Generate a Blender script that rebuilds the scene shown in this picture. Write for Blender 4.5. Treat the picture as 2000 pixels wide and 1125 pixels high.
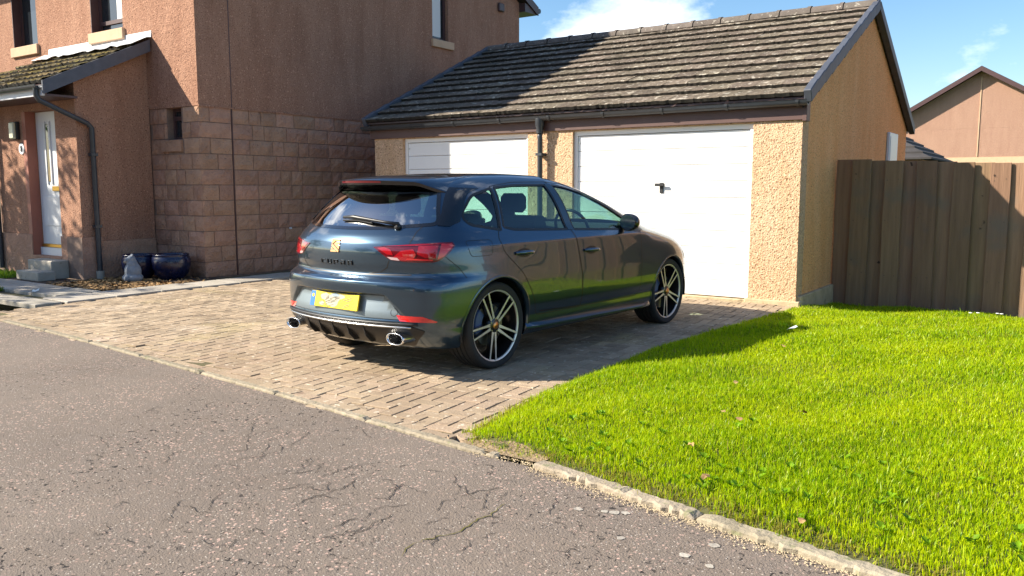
import bpy, bmesh, math, random
import numpy as np
from mathutils import Vector, Matrix
for o in list(bpy.data.objects): bpy.data.objects.remove(o, do_unlink=True)
SC = bpy.context.scene
COL = SC.collection
R = math.radians
rnd = random.Random(7)
npr = np.random.default_rng(11)

# ---------------------------------------------------------------- camera, sky, sun, exposure
CAM_H, CAM_P, CAM_T = 1.322, R(6.90), R(34.68)
cam_d = bpy.data.cameras.new('camera'); cam = bpy.data.objects.new('camera', cam_d); COL.objects.link(cam)
cam.location = (0, 0, CAM_H); cam.rotation_euler = (math.pi / 2 - CAM_P, 0, CAM_T)
cam_d.sensor_width = 36; cam_d.lens = 36 * 1612 / 2000; cam_d.clip_start = .05; cam_d.clip_end = 2000
SC.camera = cam
SUN_AZ, SUN_EL = R(35.2), R(32.2)          # light travels towards +X, +Y
LDIR = Vector((math.cos(SUN_AZ) * math.cos(SUN_EL), math.sin(SUN_AZ) * math.cos(SUN_EL), -math.sin(SUN_EL)))
sun_d = bpy.data.lights.new('sun', 'SUN'); sun = bpy.data.objects.new('sun', sun_d); COL.objects.link(sun)
sun_d.energy = 5.0; sun_d.angle = R(.53); sun_d.color = (1, .905, .755)
sun.rotation_euler = LDIR.to_track_quat('-Z', 'Y').to_euler(); sun.location = (-20, -15, 20)
W = bpy.data.worlds.new('World'); SC.world = W; W.use_nodes = True
nt = W.node_tree; nt.nodes.clear()
def wn(t, **k):
    n = nt.nodes.new(t)
    for a, b in k.items(): setattr(n, a, b)
    return n
wo = wn('ShaderNodeOutputWorld'); bg = wn('ShaderNodeBackground'); sky = wn('ShaderNodeTexSky')
sky.sky_type = 'NISHITA'; sky.sun_disc = False; sky.sun_elevation = SUN_EL
sky.sun_rotation = math.atan2(-LDIR.x, -LDIR.y); sky.altitude = 50; sky.air_density = 1.0; sky.dust_density = .6; sky.ozone_density = 2.0
tc = wn('ShaderNodeTexCoord'); mp = wn('ShaderNodeMapping'); mp.inputs['Location'].default_value = (7.9, 1.9, .35); mp.inputs['Scale'].default_value = (1, 1, 1.9)
cn = wn('ShaderNodeTexNoise'); cn.inputs['Scale'].default_value = 2.7; cn.inputs['Detail'].default_value = 9; cn.inputs['Roughness'].default_value = .58
cr = wn('ShaderNodeValToRGB'); cr.color_ramp.elements[0].position = .575; cr.color_ramp.elements[1].position = .71
mx = wn('ShaderNodeMixRGB'); mx.inputs['Color2'].default_value = (9.5, 9.8, 10.4, 1)
L_ = nt.links.new
L_(tc.outputs['Generated'], mp.inputs['Vector']); L_(mp.outputs['Vector'], cn.inputs['Vector']); L_(cn.outputs['Fac'], cr.inputs['Fac'])
L_(cr.outputs['Color'], mx.inputs['Fac']); hs_ = wn('ShaderNodeHueSaturation'); hs_.inputs['Saturation'].default_value = 1.2; L_(sky.outputs['Color'], hs_.inputs['Color']); L_(hs_.outputs['Color'], mx.inputs['Color1']); L_(mx.outputs['Color'], bg.inputs['Color']); L_(bg.outputs['Background'], wo.inputs['Surface'])
bg.inputs['Strength'].default_value = .088
vs = SC.view_settings; vs.view_transform = 'Standard'; vs.look = 'None'; vs.gamma = 1; vs.exposure = 1.2; vs.use_curve_mapping = False
SC.render.engine = 'CYCLES'; SC.cycles.max_bounces = 8; SC.cycles.transparent_max_bounces = 16

# ---------------------------------------------------------------- materials
MT = {}
def mat(name, col, rough=.8, metal=0., var=0., vscale=4., col2=None, bump=0., bscale=60., bdist=.01, rand=0., coat=0., spec=.5,
        spots=None, spot_scale=30., spot_lo=.62, spot_hi=.68, bump2=0., b2scale=8., trans=0., voro=False, stretch=None):
    """procedural material in world space: base colour, large soft variation towards col2, bump, per-object variation, spots"""
    m = bpy.data.materials.new(name); m.use_nodes = True; t = m.node_tree; n = t.nodes; l = t.links.new
    b = n['Principled BSDF']; b.inputs['Roughness'].default_value = rough; b.inputs['Metallic'].default_value = metal
    b.inputs['Specular IOR Level'].default_value = spec
    if coat: b.inputs['Coat Weight'].default_value = coat; b.inputs['Coat Roughness'].default_value = .02
    g = n.new('ShaderNodeNewGeometry'); pos = g.outputs['Position']; spos = pos
    if stretch:
        vm = n.new('ShaderNodeVectorMath'); vm.operation = 'MULTIPLY'; vm.inputs[1].default_value = stretch; l(pos, vm.inputs[0]); spos = vm.outputs[0]
    rgb = n.new('ShaderNodeRGB'); rgb.outputs[0].default_value = (*col, 1); out = rgb.outputs[0]
    if var or col2:
        c2 = col2 or tuple(c * (1 - var) for c in col)
        ns = n.new('ShaderNodeTexNoise'); ns.inputs['Scale'].default_value = vscale; ns.inputs['Detail'].default_value = 7; ns.inputs['Roughness'].default_value = .65
        rp = n.new('ShaderNodeValToRGB'); rp.color_ramp.elements[0].position = .36; rp.color_ramp.elements[1].position = .66
        mm = n.new('ShaderNodeMixRGB'); mm.inputs['Color2'].default_value = (*c2, 1)
        l(spos, ns.inputs['Vector']); l(ns.outputs['Fac'], rp.inputs['Fac']); l(rp.outputs['Color'], mm.inputs['Fac']); l(out, mm.inputs['Color1']); out = mm.outputs['Color']
    if spots:
        for i, (sc_, ss, lo, hi) in enumerate(spots if isinstance(spots, list) else [(spots, spot_scale, spot_lo, spot_hi)]):
            ns = n.new('ShaderNodeTexNoise'); ns.inputs['Scale'].default_value = ss; ns.inputs['Detail'].default_value = 3
            ad = n.new('ShaderNodeVectorMath'); ad.operation = 'ADD'; ad.inputs[1].default_value = (3.1 * i, 7.7 * i, 1.3 * i)
            rp = n.new('ShaderNodeValToRGB'); rp.color_ramp.elements[0].position = lo; rp.color_ramp.elements[1].position = hi
            mm = n.new('ShaderNodeMixRGB'); mm.inputs['Color2'].default_value = (*sc_, 1)
            l(pos, ad.inputs[0]); l(ad.outputs[0], ns.inputs['Vector']); l(ns.outputs['Fac'], rp.inputs['Fac']); l(rp.outputs['Color'], mm.inputs['Fac']); l(out, mm.inputs['Color1']); out = mm.outputs['Color']
    if rand:
        oi = n.new('ShaderNodeObjectInfo'); hs = n.new('ShaderNodeHueSaturation'); mr = n.new('ShaderNodeMapRange'); mr.inputs['To Min'].default_value = 1 - rand; mr.inputs['To Max'].default_value = 1 + rand
        l(oi.outputs['Random'], mr.inputs['Value']); l(mr.outputs['Result'], hs.inputs['Value']); l(out, hs.inputs['Color'])
        m2 = n.new('ShaderNodeMapRange'); m2.inputs['To Min'].default_value = .5 - rand * .05; m2.inputs['To Max'].default_value = .5 + rand * .05
        mu = n.new('ShaderNodeMath'); mu.operation = 'MULTIPLY'; mu.inputs[1].default_value = 7.31; fr = n.new('ShaderNodeMath'); fr.operation = 'FRACT'
        l(oi.outputs['Random'], mu.inputs[0]); l(mu.outputs[0], fr.inputs[0]); l(fr.outputs[0], m2.inputs['Value']); l(m2.outputs['Result'], hs.inputs['Hue'])
        out = hs.outputs['Color']
    l(out, b.inputs['Base Color'])
    if bump:
        if voro:
            nb = n.new('ShaderNodeTexVoronoi'); nb.inputs['Scale'].default_value = bscale; src = nb.outputs['Distance']
        else:
            nb = n.new('ShaderNodeTexNoise'); nb.inputs['Scale'].default_value = bscale; nb.inputs['Detail'].default_value = 4; src = nb.outputs['Fac']
        bp = n.new('ShaderNodeBump'); bp.inputs['Strength'].default_value = bump; bp.inputs['Distance'].default_value = bdist
        l(spos if stretch and stretch[2] < .1 else pos, nb.inputs['Vector']); l(src, bp.inputs['Height']); last = bp
        if bump2:
            nb2 = n.new('ShaderNodeTexNoise'); nb2.inputs['Scale'].default_value = b2scale; nb2.inputs['Detail'].default_value = 5
            b2 = n.new('ShaderNodeBump'); b2.inputs['Strength'].default_value = bump2; b2.inputs['Distance'].default_value = .03
            l(pos, nb2.inputs['Vector']); l(nb2.outputs['Fac'], b2.inputs['Height']); l(bp.outputs['Normal'], b2.inputs['Normal']); last = b2
        l(last.outputs['Normal'], b.inputs['Normal'])
    MT[name] = m; return m

def harl(name, a, b_, dark):   # roughcast: pebbly relief with light and dark chips
    return mat(name, a, .95, col2=b_, vscale=3.5, stretch=(1, 1, .22), bump=1., bscale=60, bdist=.02, spots=[(dark, 60., .565, .66), (tuple(min(1, c * 1.4) for c in a), 40., .60, .70)], spec=.2, bump2=.3, b2scale=14)
harl('house_harl', (.42, .236, .158), (.33, .172, .112), (.16, .082, .055))
harl('garage_harl', (.64, .445, .29), (.58, .375, .22), (.25, .135, .07))
harl('garage_harl_shaded', (.88, .49, .235), (.82, .40, .165), (.38, .18, .07))  # same harl as the front, with the gable's warm shade put into its colour
harl('far_harl', (.42, .26, .19), (.37, .22, .16), (.25, .15, .11))
mat('stone', (.45, .275, .190), .95, col2=(.36, .212, .145), vscale=5, bump=1., bscale=38, bdist=.025, rand=.13, spec=.2, spots=[((.24, .15, .115), 26., .62, .78)], bump2=.5, b2scale=11)
mat('mortar', (.28, .19, .145), .95, var=.3, vscale=8, bump=.4)
mat('sill_stone', (.62, .42, .27), .9, var=.12, vscale=6, bump=.3, bscale=90)
mat('brown_paint', (.085, .045, .045), .45, var=.15, vscale=3)
mat('fascia_paint', (.11, .058, .05), .5, var=.2, vscale=3)
mat('terracotta_paint', (.36, .13, .085), .6, var=.15)
mat('gutter_plastic', (.045, .051, .060), .36, var=.2, vscale=9)
mat('white_metal', (.80, .80, .79), .38, var=.03, vscale=1.5, bump=.04, bscale=5)
mat('white_pvc', (.74, .76, .78), .35, var=.04)
mat('black_plastic', (.018, .018, .02), .5)
mat('rubber', (.02, .02, .021), .8, bump=.15, bscale=150, bdist=.003)
mat('lead', (.62, .65, .68), .45, var=.12, vscale=7, bump=.3, bscale=10)
mat('roof_tile', (.170, .138, .106), .95, col2=(.112, .090, .068), vscale=3.2, bump=.6, bscale=45, bdist=.015, rand=.22, spec=.15,
    spots=[((.055, .05, .03), 9., .60, .72), ((.36, .32, .26), 11., .585, .65), ((.40, .36, .30), 30., .64, .68)])
mat('tile_edge', (.028, .024, .018), 1., var=.4, vscale=20)
mat('ridge_tile', (.155, .13, .11), .95, var=.3, vscale=6, bump=.4, rand=.15, spots=[((.35, .32, .27), 20., .62, .67)])
mat('moss_tile', (.15, .12, .075), .95, col2=(.19, .145, .025), vscale=5, bump=1., bscale=22, bdist=.05, rand=.3, spec=.1, spots=[((.07, .055, .03), 10., .52, .62), ((.34, .31, .22), 14., .62, .68)])
mat('verge_grey', (.085, .095, .12), .55, var=.25, vscale=7, rand=.12)
mat('fence_nail', (.05, .045, .04), .6)
mat('fence_wood', (.285, .180, .112), .9, col2=(.215, .133, .083), vscale=22, stretch=(1, 1, .05), bump=.5, bscale=60, rand=.2, spec=.2, spots=[((.06, .04, .03), 6.5, .70, .735), ((.20, .15, .11), 2.5, .58, .75)])
mat('concrete', (.42, .385, .33), .95, col2=(.33, .30, .25), vscale=4, bump=.5, bscale=60, rand=.10, spots=[((.24, .22, .17), 12., .62, .75)], spec=.2)
mat('kerb_stone', (.34, .29, .215), .95, col2=(.23, .195, .14), vscale=8, bump=.8, bscale=45, rand=.12, spots=[((.20, .20, .11), 13., .60, .70)], spec=.2)
mat('plinth', (.55, .44, .28), .95, col2=(.40, .31, .19), vscale=5, bump=.5, bscale=40, spots=[((.22, .16, .09), 8., .60, .72)])
mat('paver', (.375, .288, .200), .95, col2=(.290, .215, .145), vscale=1.6, bump=.45, bscale=90, rand=.10, spec=.25, spots=[((.34, .27, .14), 1.3, .58, .80), ((.50, .40, .30), .9, .60, .72), ((.55, .47, .36), 22., .62, .70), ((.20, .14, .10), 9., .62, .78)])
mat('joint_sand', (.085, .064, .040), .95, col2=(.11, .105, .03), vscale=1.6, bump=.4, bscale=90)
mat('soil', (.10, .062, .042), .95, col2=(.06, .04, .03), vscale=9, bump=1, bscale=40, bdist=.03)
mat('sandy_soil', (.30, .215, .12), .95, col2=(.20, .14, .08), vscale=9, bump=.8, bscale=60, bdist=.02)
mat('bark_chip', (.24, .15, .08), .95, var=.4, vscale=20, rand=.3)
mat('dry_leaf', (.42, .27, .10), .85, var=.4, vscale=25, rand=.3)
mat('ground_green', (.07, .12, .02), .95, var=.4, vscale=2)
mat('lawn_soil', (.10, .10, .03), .95, var=.4, vscale=12, bump=.6, bscale=60)
mat('blue_glaze', (.006, .010, .045), .26, var=.3, vscale=5, coat=.25)
mat('grey_stone', (.26, .29, .33), .9, var=.25, vscale=20, bump=.6, bscale=60)
mat('lamp_glass', (.55, .56, .42), .3)
mat('brass', (.55, .35, .08), .35, metal=1)
mat('wall_dark', (.02, .02, .022), .7)
mat('crack', (.035, .03, .027), 1.)
mat('crack_moss', (.11, .10, .02), 1.)
mat('litter', (.55, .62, .66), .4)
mat('bark', (.10, .075, .055), .95, var=.4, vscale=12, bump=1, bscale=20, bdist=.04)
mat('far_roof', (.06, .055, .055), .9, var=.3, vscale=3, rand=.2)
mat('petal', (.8, .8, .75), .7)

def road_material():
    m = bpy.data.materials.new('tarmac'); m.use_nodes = True; t = m.node_tree; n = t.nodes; l = t.links.new
    b = n['Principled BSDF']; b.inputs['Roughness'].default_value = .9; b.inputs['Specular IOR Level'].default_value = .25
    pos = n.new('ShaderNodeNewGeometry').outputs['Position']
    def noise(s, d=3, r=.5, dist=0.):
        x = n.new('ShaderNodeTexNoise'); x.inputs['Scale'].default_value = s; x.inputs['Detail'].default_value = d; x.inputs['Roughness'].default_value = r; x.inputs['Distortion'].default_value = dist; l(pos, x.inputs['Vector']); return x.outputs['Fac']
    def ramp(src, lo, hi):
        x = n.new('ShaderNodeValToRGB'); x.color_ramp.elements[0].position = lo; x.color_ramp.elements[1].position = hi; l(src, x.inputs['Fac']); return x.outputs['Color']
    def mix(f, a, c):
        x = n.new('ShaderNodeMixRGB'); l(f, x.inputs['Fac'])
        for k, v in (('Color1', a), ('Color2', c)):
            if isinstance(v, tuple): x.inputs[k].default_value = (*v, 1)
            else: l(v, x.inputs[k])
        return x.outputs['Color']
    def mul(a, c):
        x = n.new('ShaderNodeMath'); x.operation = 'MULTIPLY'; l(a, x.inputs[0]); l(c, x.inputs[1]); return x.outputs[0]
    def voro(s, rnd_=1.):
        x = n.new('ShaderNodeTexVoronoi'); x.inputs['Scale'].default_value = s; x.inputs['Randomness'].default_value = rnd_; l(pos, x.inputs['Vector']); return x
    out = mix(ramp(noise(.7, 5, .6), .35, .68), (.222, .180, .146), (.172, .138, .112))
    out = mix(ramp(noise(7, 6, .7), .40, .70), out, (.196, .162, .136))
    # pink chippings where the surface is worn
    v = voro(48); inv = n.new('ShaderNodeMath'); inv.operation = 'SUBTRACT'; inv.inputs[0].default_value = 1; l(v.outputs['Distance'], inv.inputs[1])
    vr = n.new('ShaderNodeSeparateColor'); l(v.outputs['Color'], vr.inputs[0])
    chip = mul(mul(ramp(inv.outputs[0], .66, .74), ramp(vr.outputs[0], .50, .54)), ramp(noise(1.7, 4, .6), .40, .56))
    out = mix(chip, out, (.50, .345, .285))
    v2 = voro(95); vr2 = n.new('ShaderNodeSeparateColor'); l(v2.outputs['Color'], vr2.inputs[0]); inv2 = n.new('ShaderNodeMath'); inv2.operation = 'SUBTRACT'; inv2.inputs[0].default_value = 1; l(v2.outputs['Distance'], inv2.inputs[1])
    chip2 = mul(ramp(inv2.outputs[0], .66, .72), ramp(vr2.outputs[0], .86, .88))
    out = mix(chip2, out, (.50, .44, .38))
    # dark open pits
    v3 = voro(26); vr3 = n.new('ShaderNodeSeparateColor'); l(v3.outputs['Color'], vr3.inputs[0]); inv3 = n.new('ShaderNodeMath'); inv3.operation = 'SUBTRACT'; inv3.inputs[0].default_value = 1; l(v3.outputs['Distance'], inv3.inputs[1])
    pit = mul(ramp(noise(38, 2, .5, .8), .625, .665), ramp(noise(1.1, 4, .6, .5), .42, .58))
    out = mix(pit, out, (.035, .03, .028))
    l(out, b.inputs['Base Color'])
    h = n.new('ShaderNodeMath'); h.operation = 'SUBTRACT'; l(noise(120, 4, .6), h.inputs[0]); l(pit, h.inputs[1])
    bp = n.new('ShaderNodeBump'); bp.inputs['Strength'].default_value = .75; bp.inputs['Distance'].default_value = .012; l(h.outputs[0], bp.inputs['Height']); l(bp.outputs['Normal'], b.inputs['Normal'])
    MT['tarmac'] = m
road_material()

def grass_material(name):
    m = bpy.data.materials.new(name); m.use_nodes = True; t = m.node_tree; n = t.nodes; l = t.links.new
    b = n['Principled BSDF']; o = n['Material Output']
    at = n.new('ShaderNodeAttribute'); at.attribute_name = 'tint'
    b.inputs['Roughness'].default_value = .42; b.inputs['Specular IOR Level'].default_value = .35
    tr = n.new('ShaderNodeBsdfTranslucent'); ms = n.new('ShaderNodeMixShader'); ms.inputs[0].default_value = .5
    l(at.outputs['Color'], b.inputs['Base Color']); l(at.outputs['Color'], tr.inputs['Color'])
    l(b.outputs[0], ms.inputs[1]); l(tr.outputs[0], ms.inputs[2]); l(ms.outputs[0], o.inputs['Surface'])
    MT[name] = m
grass_material('grass_blade'); grass_material('leaf')

def paint_material():
    m = mat('car_paint', (.048, .086, .130), .28, metal=.9, coat=1.)
    n = m.node_tree.nodes; l = m.node_tree.links.new; b = n['Principled BSDF']
    b.inputs['Coat Roughness'].default_value = .015; b.inputs['Coat IOR'].default_value = 1.55
paint_material()
def glass_material(name, tint, fres=1.5, dens=1.0):
    m = bpy.data.materials.new(name); m.use_nodes = True; t = m.node_tree; n = t.nodes; l = t.links.new
    n.remove(n['Principled BSDF']); o = n['Material Output']
    tr = n.new('ShaderNodeBsdfTransparent'); tr.inputs['Color'].default_value = (*tint, 1)
    gl = n.new('ShaderNodeBsdfGlossy'); gl.inputs['Roughness'].default_value = .0; gl.inputs['Color'].default_value = (1, 1, 1, 1)
    ge = n.new('ShaderNodeNewGeometry'); dt = n.new('ShaderNodeVectorMath'); dt.operation = 'DOT_PRODUCT'; l(ge.outputs['Normal'], dt.inputs[0]); l(ge.outputs['Incoming'], dt.inputs[1])
    def mth(op, a, b=None):                       # thin pane: Schlick reflectance of both faces, the same from either side
        x = n.new('ShaderNodeMath'); x.operation = op
        for i, v in enumerate((a, b)):
            if v is None: continue
            if isinstance(v, (int, float)): x.inputs[i].default_value = v
            else: l(v, x.inputs[i])
        return x
    f0 = 2 * ((fres - 1) / (fres + 1)) ** 2; ab = mth('ABSOLUTE', dt.outputs['Value']); om = mth('SUBTRACT', 1., ab.outputs[0]); p5 = mth('POWER', om.outputs[0], 5.)
    fr = mth('MULTIPLY_ADD', p5.outputs[0], 1 - f0); fr.inputs[2].default_value = f0; ms = n.new('ShaderNodeMixShader')
    l(fr.outputs[0], ms.inputs[0]); l(tr.outputs[0], ms.inputs[1]); l(gl.outputs[0], ms.inputs[2]); l(ms.outputs[0], o.inputs['Surface'])
    MT[name] = m
glass_material('car_glass', (.50, .74, .66), 1.5); glass_material('rear_glass', (.22, .34, .34), 2.5)
mat('house_glass', (.02, .025, .03), .03, spec=.9)
mat('curtain', (.75, .75, .73), .8)
mat('gloss_black', (.008, .008, .009), .12, coat=.8)
mat('trim_black', (.014, .014, .015), .42)
mat('interior', (.018, .018, .019), .85)
mat('seat_cloth', (.030, .029, .029), .9, bump=.3, bscale=300)
mat('chrome', (.82, .82, .82), .12, metal=1)
mat('alloy_cut', (.74, .73, .71), .42, metal=.75)
mat('satin_silver', (.55, .56, .57), .3, metal=1)
mat('wheel_black', (.010, .010, .011), .28, coat=.4)
mat('copper', (.62, .30, .13), .3, metal=1)
mat('brake_disc', (.30, .30, .30), .35, metal=1)
mat('caliper_blue', (.06, .10, .22), .35)
mat('lamp_red', (.42, .006, .012), .06, coat=1., spec=.7)
mat('lamp_bright_red', (.68, .02, .018), .08, coat=1., spec=.7)
mat('lamp_dark', (.13, .004, .008), .08, coat=1.)
mat('lamp_clear', (.62, .42, .42), .08, coat=1.)
mat('plate_smear', (.46, .42, .30), .5, var=.25, vscale=20)
mat('plate_scrawl', (.16, .15, .10), .5)
mat('sunlit_panel', (.19, .235, .265), .42, metal=.55)  # car paint lightened: the sun on the plate panel is put into its colour
mat('plate_blue', (.02, .16, .52), .35)
mat('plate_yellow', (.80, .58, .015), .35)

# ---------------------------------------------------------------- mesh helpers
def obj(name, verts, faces, m=None, parent=None, smooth=False, loc=None, rot=None):
    me = bpy.data.meshes.new(name); me.from_pydata([tuple(v) for v in verts], [], [tuple(f) for f in faces]); me.update()
    if smooth:
        me.polygons.foreach_set('use_smooth', [True] * len(me.polygons))
    if m: me.materials.append(MT[m])
    return link(name, me, parent, loc, rot)
def link(name, me, parent=None, loc=None, rot=None):
    o = bpy.data.objects.new(name, me); COL.objects.link(o)
    if parent is not None: o.parent = parent
    if loc is not None: o.location = loc
    if rot is not None: o.rotation_euler = rot
    return o
def tag(o, label=None, cat=None, group=None, kind=None):
    if label: o['label'] = label
    if cat: o['category'] = cat
    if group: o['group'] = group
    if kind: o['kind'] = kind
    return o
def thing(name, label, cat, loc=(0, 0, 0), rotz=0, group=None):
    o = bpy.data.objects.new(name, None); COL.objects.link(o); o.location = loc; o.rotation_euler = (0, 0, rotz); o.empty_display_size = .2
    return tag(o, label, cat, group)
class MB:
    """collects shapes into one mesh"""
    def __init__(s): s.v = []; s.f = []
    def add(s, v, f):
        k = len(s.v); s.v += [tuple(p) for p in v]; s.f += [tuple(i + k for i in q) for q in f]; return s
    def box(s, x0, x1, y0, y1, z0, z1):
        v = [(x, y, z) for z in (z0, z1) for y in (y0, y1) for x in (x0, x1)]
        return s.add(v, [(0, 2, 3, 1), (4, 5, 7, 6), (0, 1, 5, 4), (2, 6, 7, 3), (0, 4, 6, 2), (1, 3, 7, 5)])
    def cbox(s, x0, x1, y0, y1, z0, z1, c=.01):      # box with chamfered edges
        v = []; xs, ys, zs = (x0, x1), (y0, y1), (z0, z1)
        for i in (0, 1):
            for j in (0, 1):
                for k in (0, 1):
                    sx, sy, sz = c * (1 - 2 * i), c * (1 - 2 * j), c * (1 - 2 * k)
                    v += [(xs[i] , ys[j] + sy, zs[k] + sz), (xs[i] + sx, ys[j], zs[k] + sz), (xs[i] + sx, ys[j] + sy, zs[k])]
        bm = bmesh.new(); [bm.verts.new(p) for p in v]; r = bmesh.ops.convex_hull(bm, input=bm.verts[:]); bm.verts.index_update()
        vv = [tuple(p.co) for p in bm.verts]; ff = [tuple(p.index for p in f.verts) for f in bm.faces]; bm.free(); return s.add(vv, ff)
    def prism(s, poly, a, b, axis=1):       # poly in the other two axes, extruded from a to b
        def P(p, t): return (t, p[0], p[1]) if axis == 0 else (p[0], t, p[1]) if axis == 1 else (p[0], p[1], t)
        n = len(poly); v = [P(p, a) for p in poly] + [P(p, b) for p in poly]
        f = [tuple(range(n)), tuple(range(2 * n - 1, n - 1, -1))] + [(i, n + i, n + (i + 1) % n, (i + 1) % n) for i in range(n)]
        return s.add(v, f)
    def tube(s, pts, r, n=10, cap=True):
        pts = [Vector(p) for p in pts]; k = len(s.v); rr = r if isinstance(r, (list, tuple)) else [r] * len(pts)
        up = None
        for i, p in enumerate(pts):
            d = (pts[min(i + 1, len(pts) - 1)] - pts[max(i - 1, 0)]).normalized()
            if up is None: up = Vector((0, 0, 1)) if abs(d.z) < .9 else Vector((1, 0, 0))
            a = d.cross(up).normalized(); b = a.cross(d).normalized(); up = b
            for j in range(n):
                t = 2 * math.pi * j / n; s.v.append(tuple(p + (a * math.cos(t) + b * math.sin(t)) * rr[i]))
        for i in range(len(pts) - 1):
            for j in range(n): s.f.append((k + i * n + j, k + i * n + (j + 1) % n, k + (i + 1) * n + (j + 1) % n, k + (i + 1) * n + j))
        if cap: s.f.append(tuple(k + j for j in range(n - 1, -1, -1))); s.f.append(tuple(k + (len(pts) - 1) * n + j for j in range(n)))
        return s
    def lathe(s, prof, n=32, axis='z', c=(0, 0, 0)):   # prof: (radius, height)
        k = len(s.v)
        for r_, h in prof:
            for j in range(n):
                t = 2 * math.pi * j / n; a, b = r_ * math.cos(t), r_ * math.sin(t)
                p = (a, b, h) if axis == 'z' else (a, h, b)
                s.v.append((p[0] + c[0], p[1] + c[1], p[2] + c[2]))
        for i in range(len(prof) - 1):
            for j in range(n): s.f.append((k + i * n + j, k + i * n + (j + 1) % n, k + (i + 1) * n + (j + 1) % n, k + (i + 1) * n + j))
        return s
    def grid(s, P):                         # P[i][j] points
        k = len(s.v); a, b = len(P), len(P[0])
        for row in P: s.v += [tuple(p) for p in row]
        for i in range(a - 1):
            for j in range(b - 1): s.f.append((k + i * b + j, k + i * b + j + 1, k + (i + 1) * b + j + 1, k + (i + 1) * b + j))
        return s
    def build(s, name, m, parent=None, smooth=False, loc=None, rot=None, auto=None):
        o = obj(name, s.v, s.f, m, parent, smooth, loc, rot)
        bm = bmesh.new(); bm.from_mesh(o.data); bmesh.ops.recalc_face_normals(bm, faces=bm.faces[:])
        if auto:
            for e in bm.edges:
                if len(e.link_faces) == 2 and e.calc_face_angle(0) > R(auto): e.smooth = False
            for f in bm.faces: f.smooth = True
        bm.to_mesh(o.data); bm.free(); return o
def box(name, x0, x1, y0, y1, z0, z1, m, parent=None, c=0):
    b = MB(); b.cbox(x0, x1, y0, y1, z0, z1, c) if c else b.box(x0, x1, y0, y1, z0, z1)
    return b.build(name, m, parent)
def fast_mesh(name, V, F, m, parent=None, tint=None):      # numpy arrays; F (n,k); tint per face colour
    me = bpy.data.meshes.new(name); V = np.asarray(V, np.float32); F = np.asarray(F, np.int32)
    me.vertices.add(len(V)); me.vertices.foreach_set('co', V.ravel()); k = F.shape[1]
    me.loops.add(F.size); me.loops.foreach_set('vertex_index', F.ravel())
    me.polygons.add(len(F)); me.polygons.foreach_set('loop_start', np.arange(0, F.size, k, dtype=np.int32)); me.polygons.foreach_set('loop_total', np.full(len(F), k, np.int32))
    me.update(calc_edges=True); me.materials.append(MT[m])
    if tint is not None:
        a = me.attributes.new('tint', 'FLOAT_COLOR', 'FACE'); c = np.ones((len(F), 4), np.float32); c[:, :3] = tint; a.data.foreach_set('color', c.ravel())
    return link(name, me, parent)
# ================================================================ THE SETTING
def sheet(name, poly, z, m, kind='structure'):
    o = obj(name, [(x, y, z) for x, y in poly], [tuple(range(len(poly)))], m); return tag(o, kind=kind)
KX = [-60, -8.83, -7.5, -4.11, -2.52, -2.16, -1.16, -.52, 3, 12, 60]; KY = [7.8, 3.80, 3.73, 3.40, 3.20, 3.20, 3.01, 2.90, 2.15, -.4, -17]
def kerb_y(x): return float(np.interp(x, KX, KY))
sheet('ground', [(-900, -900), (900, -900), (900, 900), (-900, 900)], -.42, 'ground_green')
# road surface as one sheet, its far edge following the kerb line
rx = sorted(set(KX + [i * 1. for i in range(-12, 6)]))
sheet('road', [(x, kerb_y(x)) for x in rx] + [(60, -30), (-60, -10)], -.004, 'tarmac')
# lawn: gently domed turf that falls towards the fence
def lawn_left(y): return float(np.interp(y, [3.2, 3.40, 4.2, 5.5, 6.5, 8.0, 9.0, 9.5, 10.8], [-2.42, -2.66, -2.78, -2.80, -2.78, -2.68, -2.56, -2.56, -2.56]))
def lawn_front(x): return kerb_y(x) + .10
def sstep(a, b, x):
    t = np.clip((x - a) / (b - a), 0, 1); return t * t * (3 - 2 * t)
def lawn_z(x, y):
    base = np.interp(y, [2.5, 3.5, 5.5, 7.5, 9.0, 10.0, 11.0], [.035, .055, .085, .06, .0, -.08, -.15])
    ll = np.interp(y, [3.2, 3.40, 4.2, 5.5, 6.5, 8.0, 9.0, 9.5, 10.8], [-2.42, -2.66, -2.78, -2.80, -2.78, -2.68, -2.56, -2.56, -2.56])
    e = sstep(0, .22, x - ll); fr = sstep(0, .20, y - (np.interp(x, KX, KY) + .06))
    w = .012 * np.sin(x * 3.1 + y * 1.7) + .010 * np.sin(x * 7.3 - y * 5.1)
    return np.where(y > 9.2, base + w, (base + w) * np.minimum(e, fr) + .004 * (1 - np.minimum(e, fr)))
P = []
for y in np.linspace(0, 1, 60):
    row = []
    for x in np.linspace(0, 1, 60):
        yy0 = 2.2 + y * 8.9; X0 = lawn_left(max(yy0, 3.2)); xx = X0 + (9 - X0) * x ** 1.6
        yy = max(yy0, lawn_front(xx) - .03) if yy0 < 5 else yy0
        row.append((xx, yy, float(lawn_z(xx, yy))))
    P.append(row)
tag(MB().grid(P).build('lawn', 'lawn_soil', smooth=True), kind='structure')
# bare sandy corner where the kerb begins
cc = []
for i in range(5):
    cc.append([(-2.33 + math.cos(2 * math.pi * j / 20) * .26 * i / 4 * (1 + .15 * math.sin(j * 2.3)), 3.27 + math.sin(2 * math.pi * j / 20) * .10 * i / 4 * (1 + .2 * math.sin(j * 1.7)), 0) for j in range(21)])
cc = [[(x, max(y, kerb_y(x) + .03), float(lawn_z(x, y)) + .006) for x, y, z in row] for row in cc]
tag(MB().grid(cc).build('bare_soil', 'sandy_soil', smooth=True), kind='structure')
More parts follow.
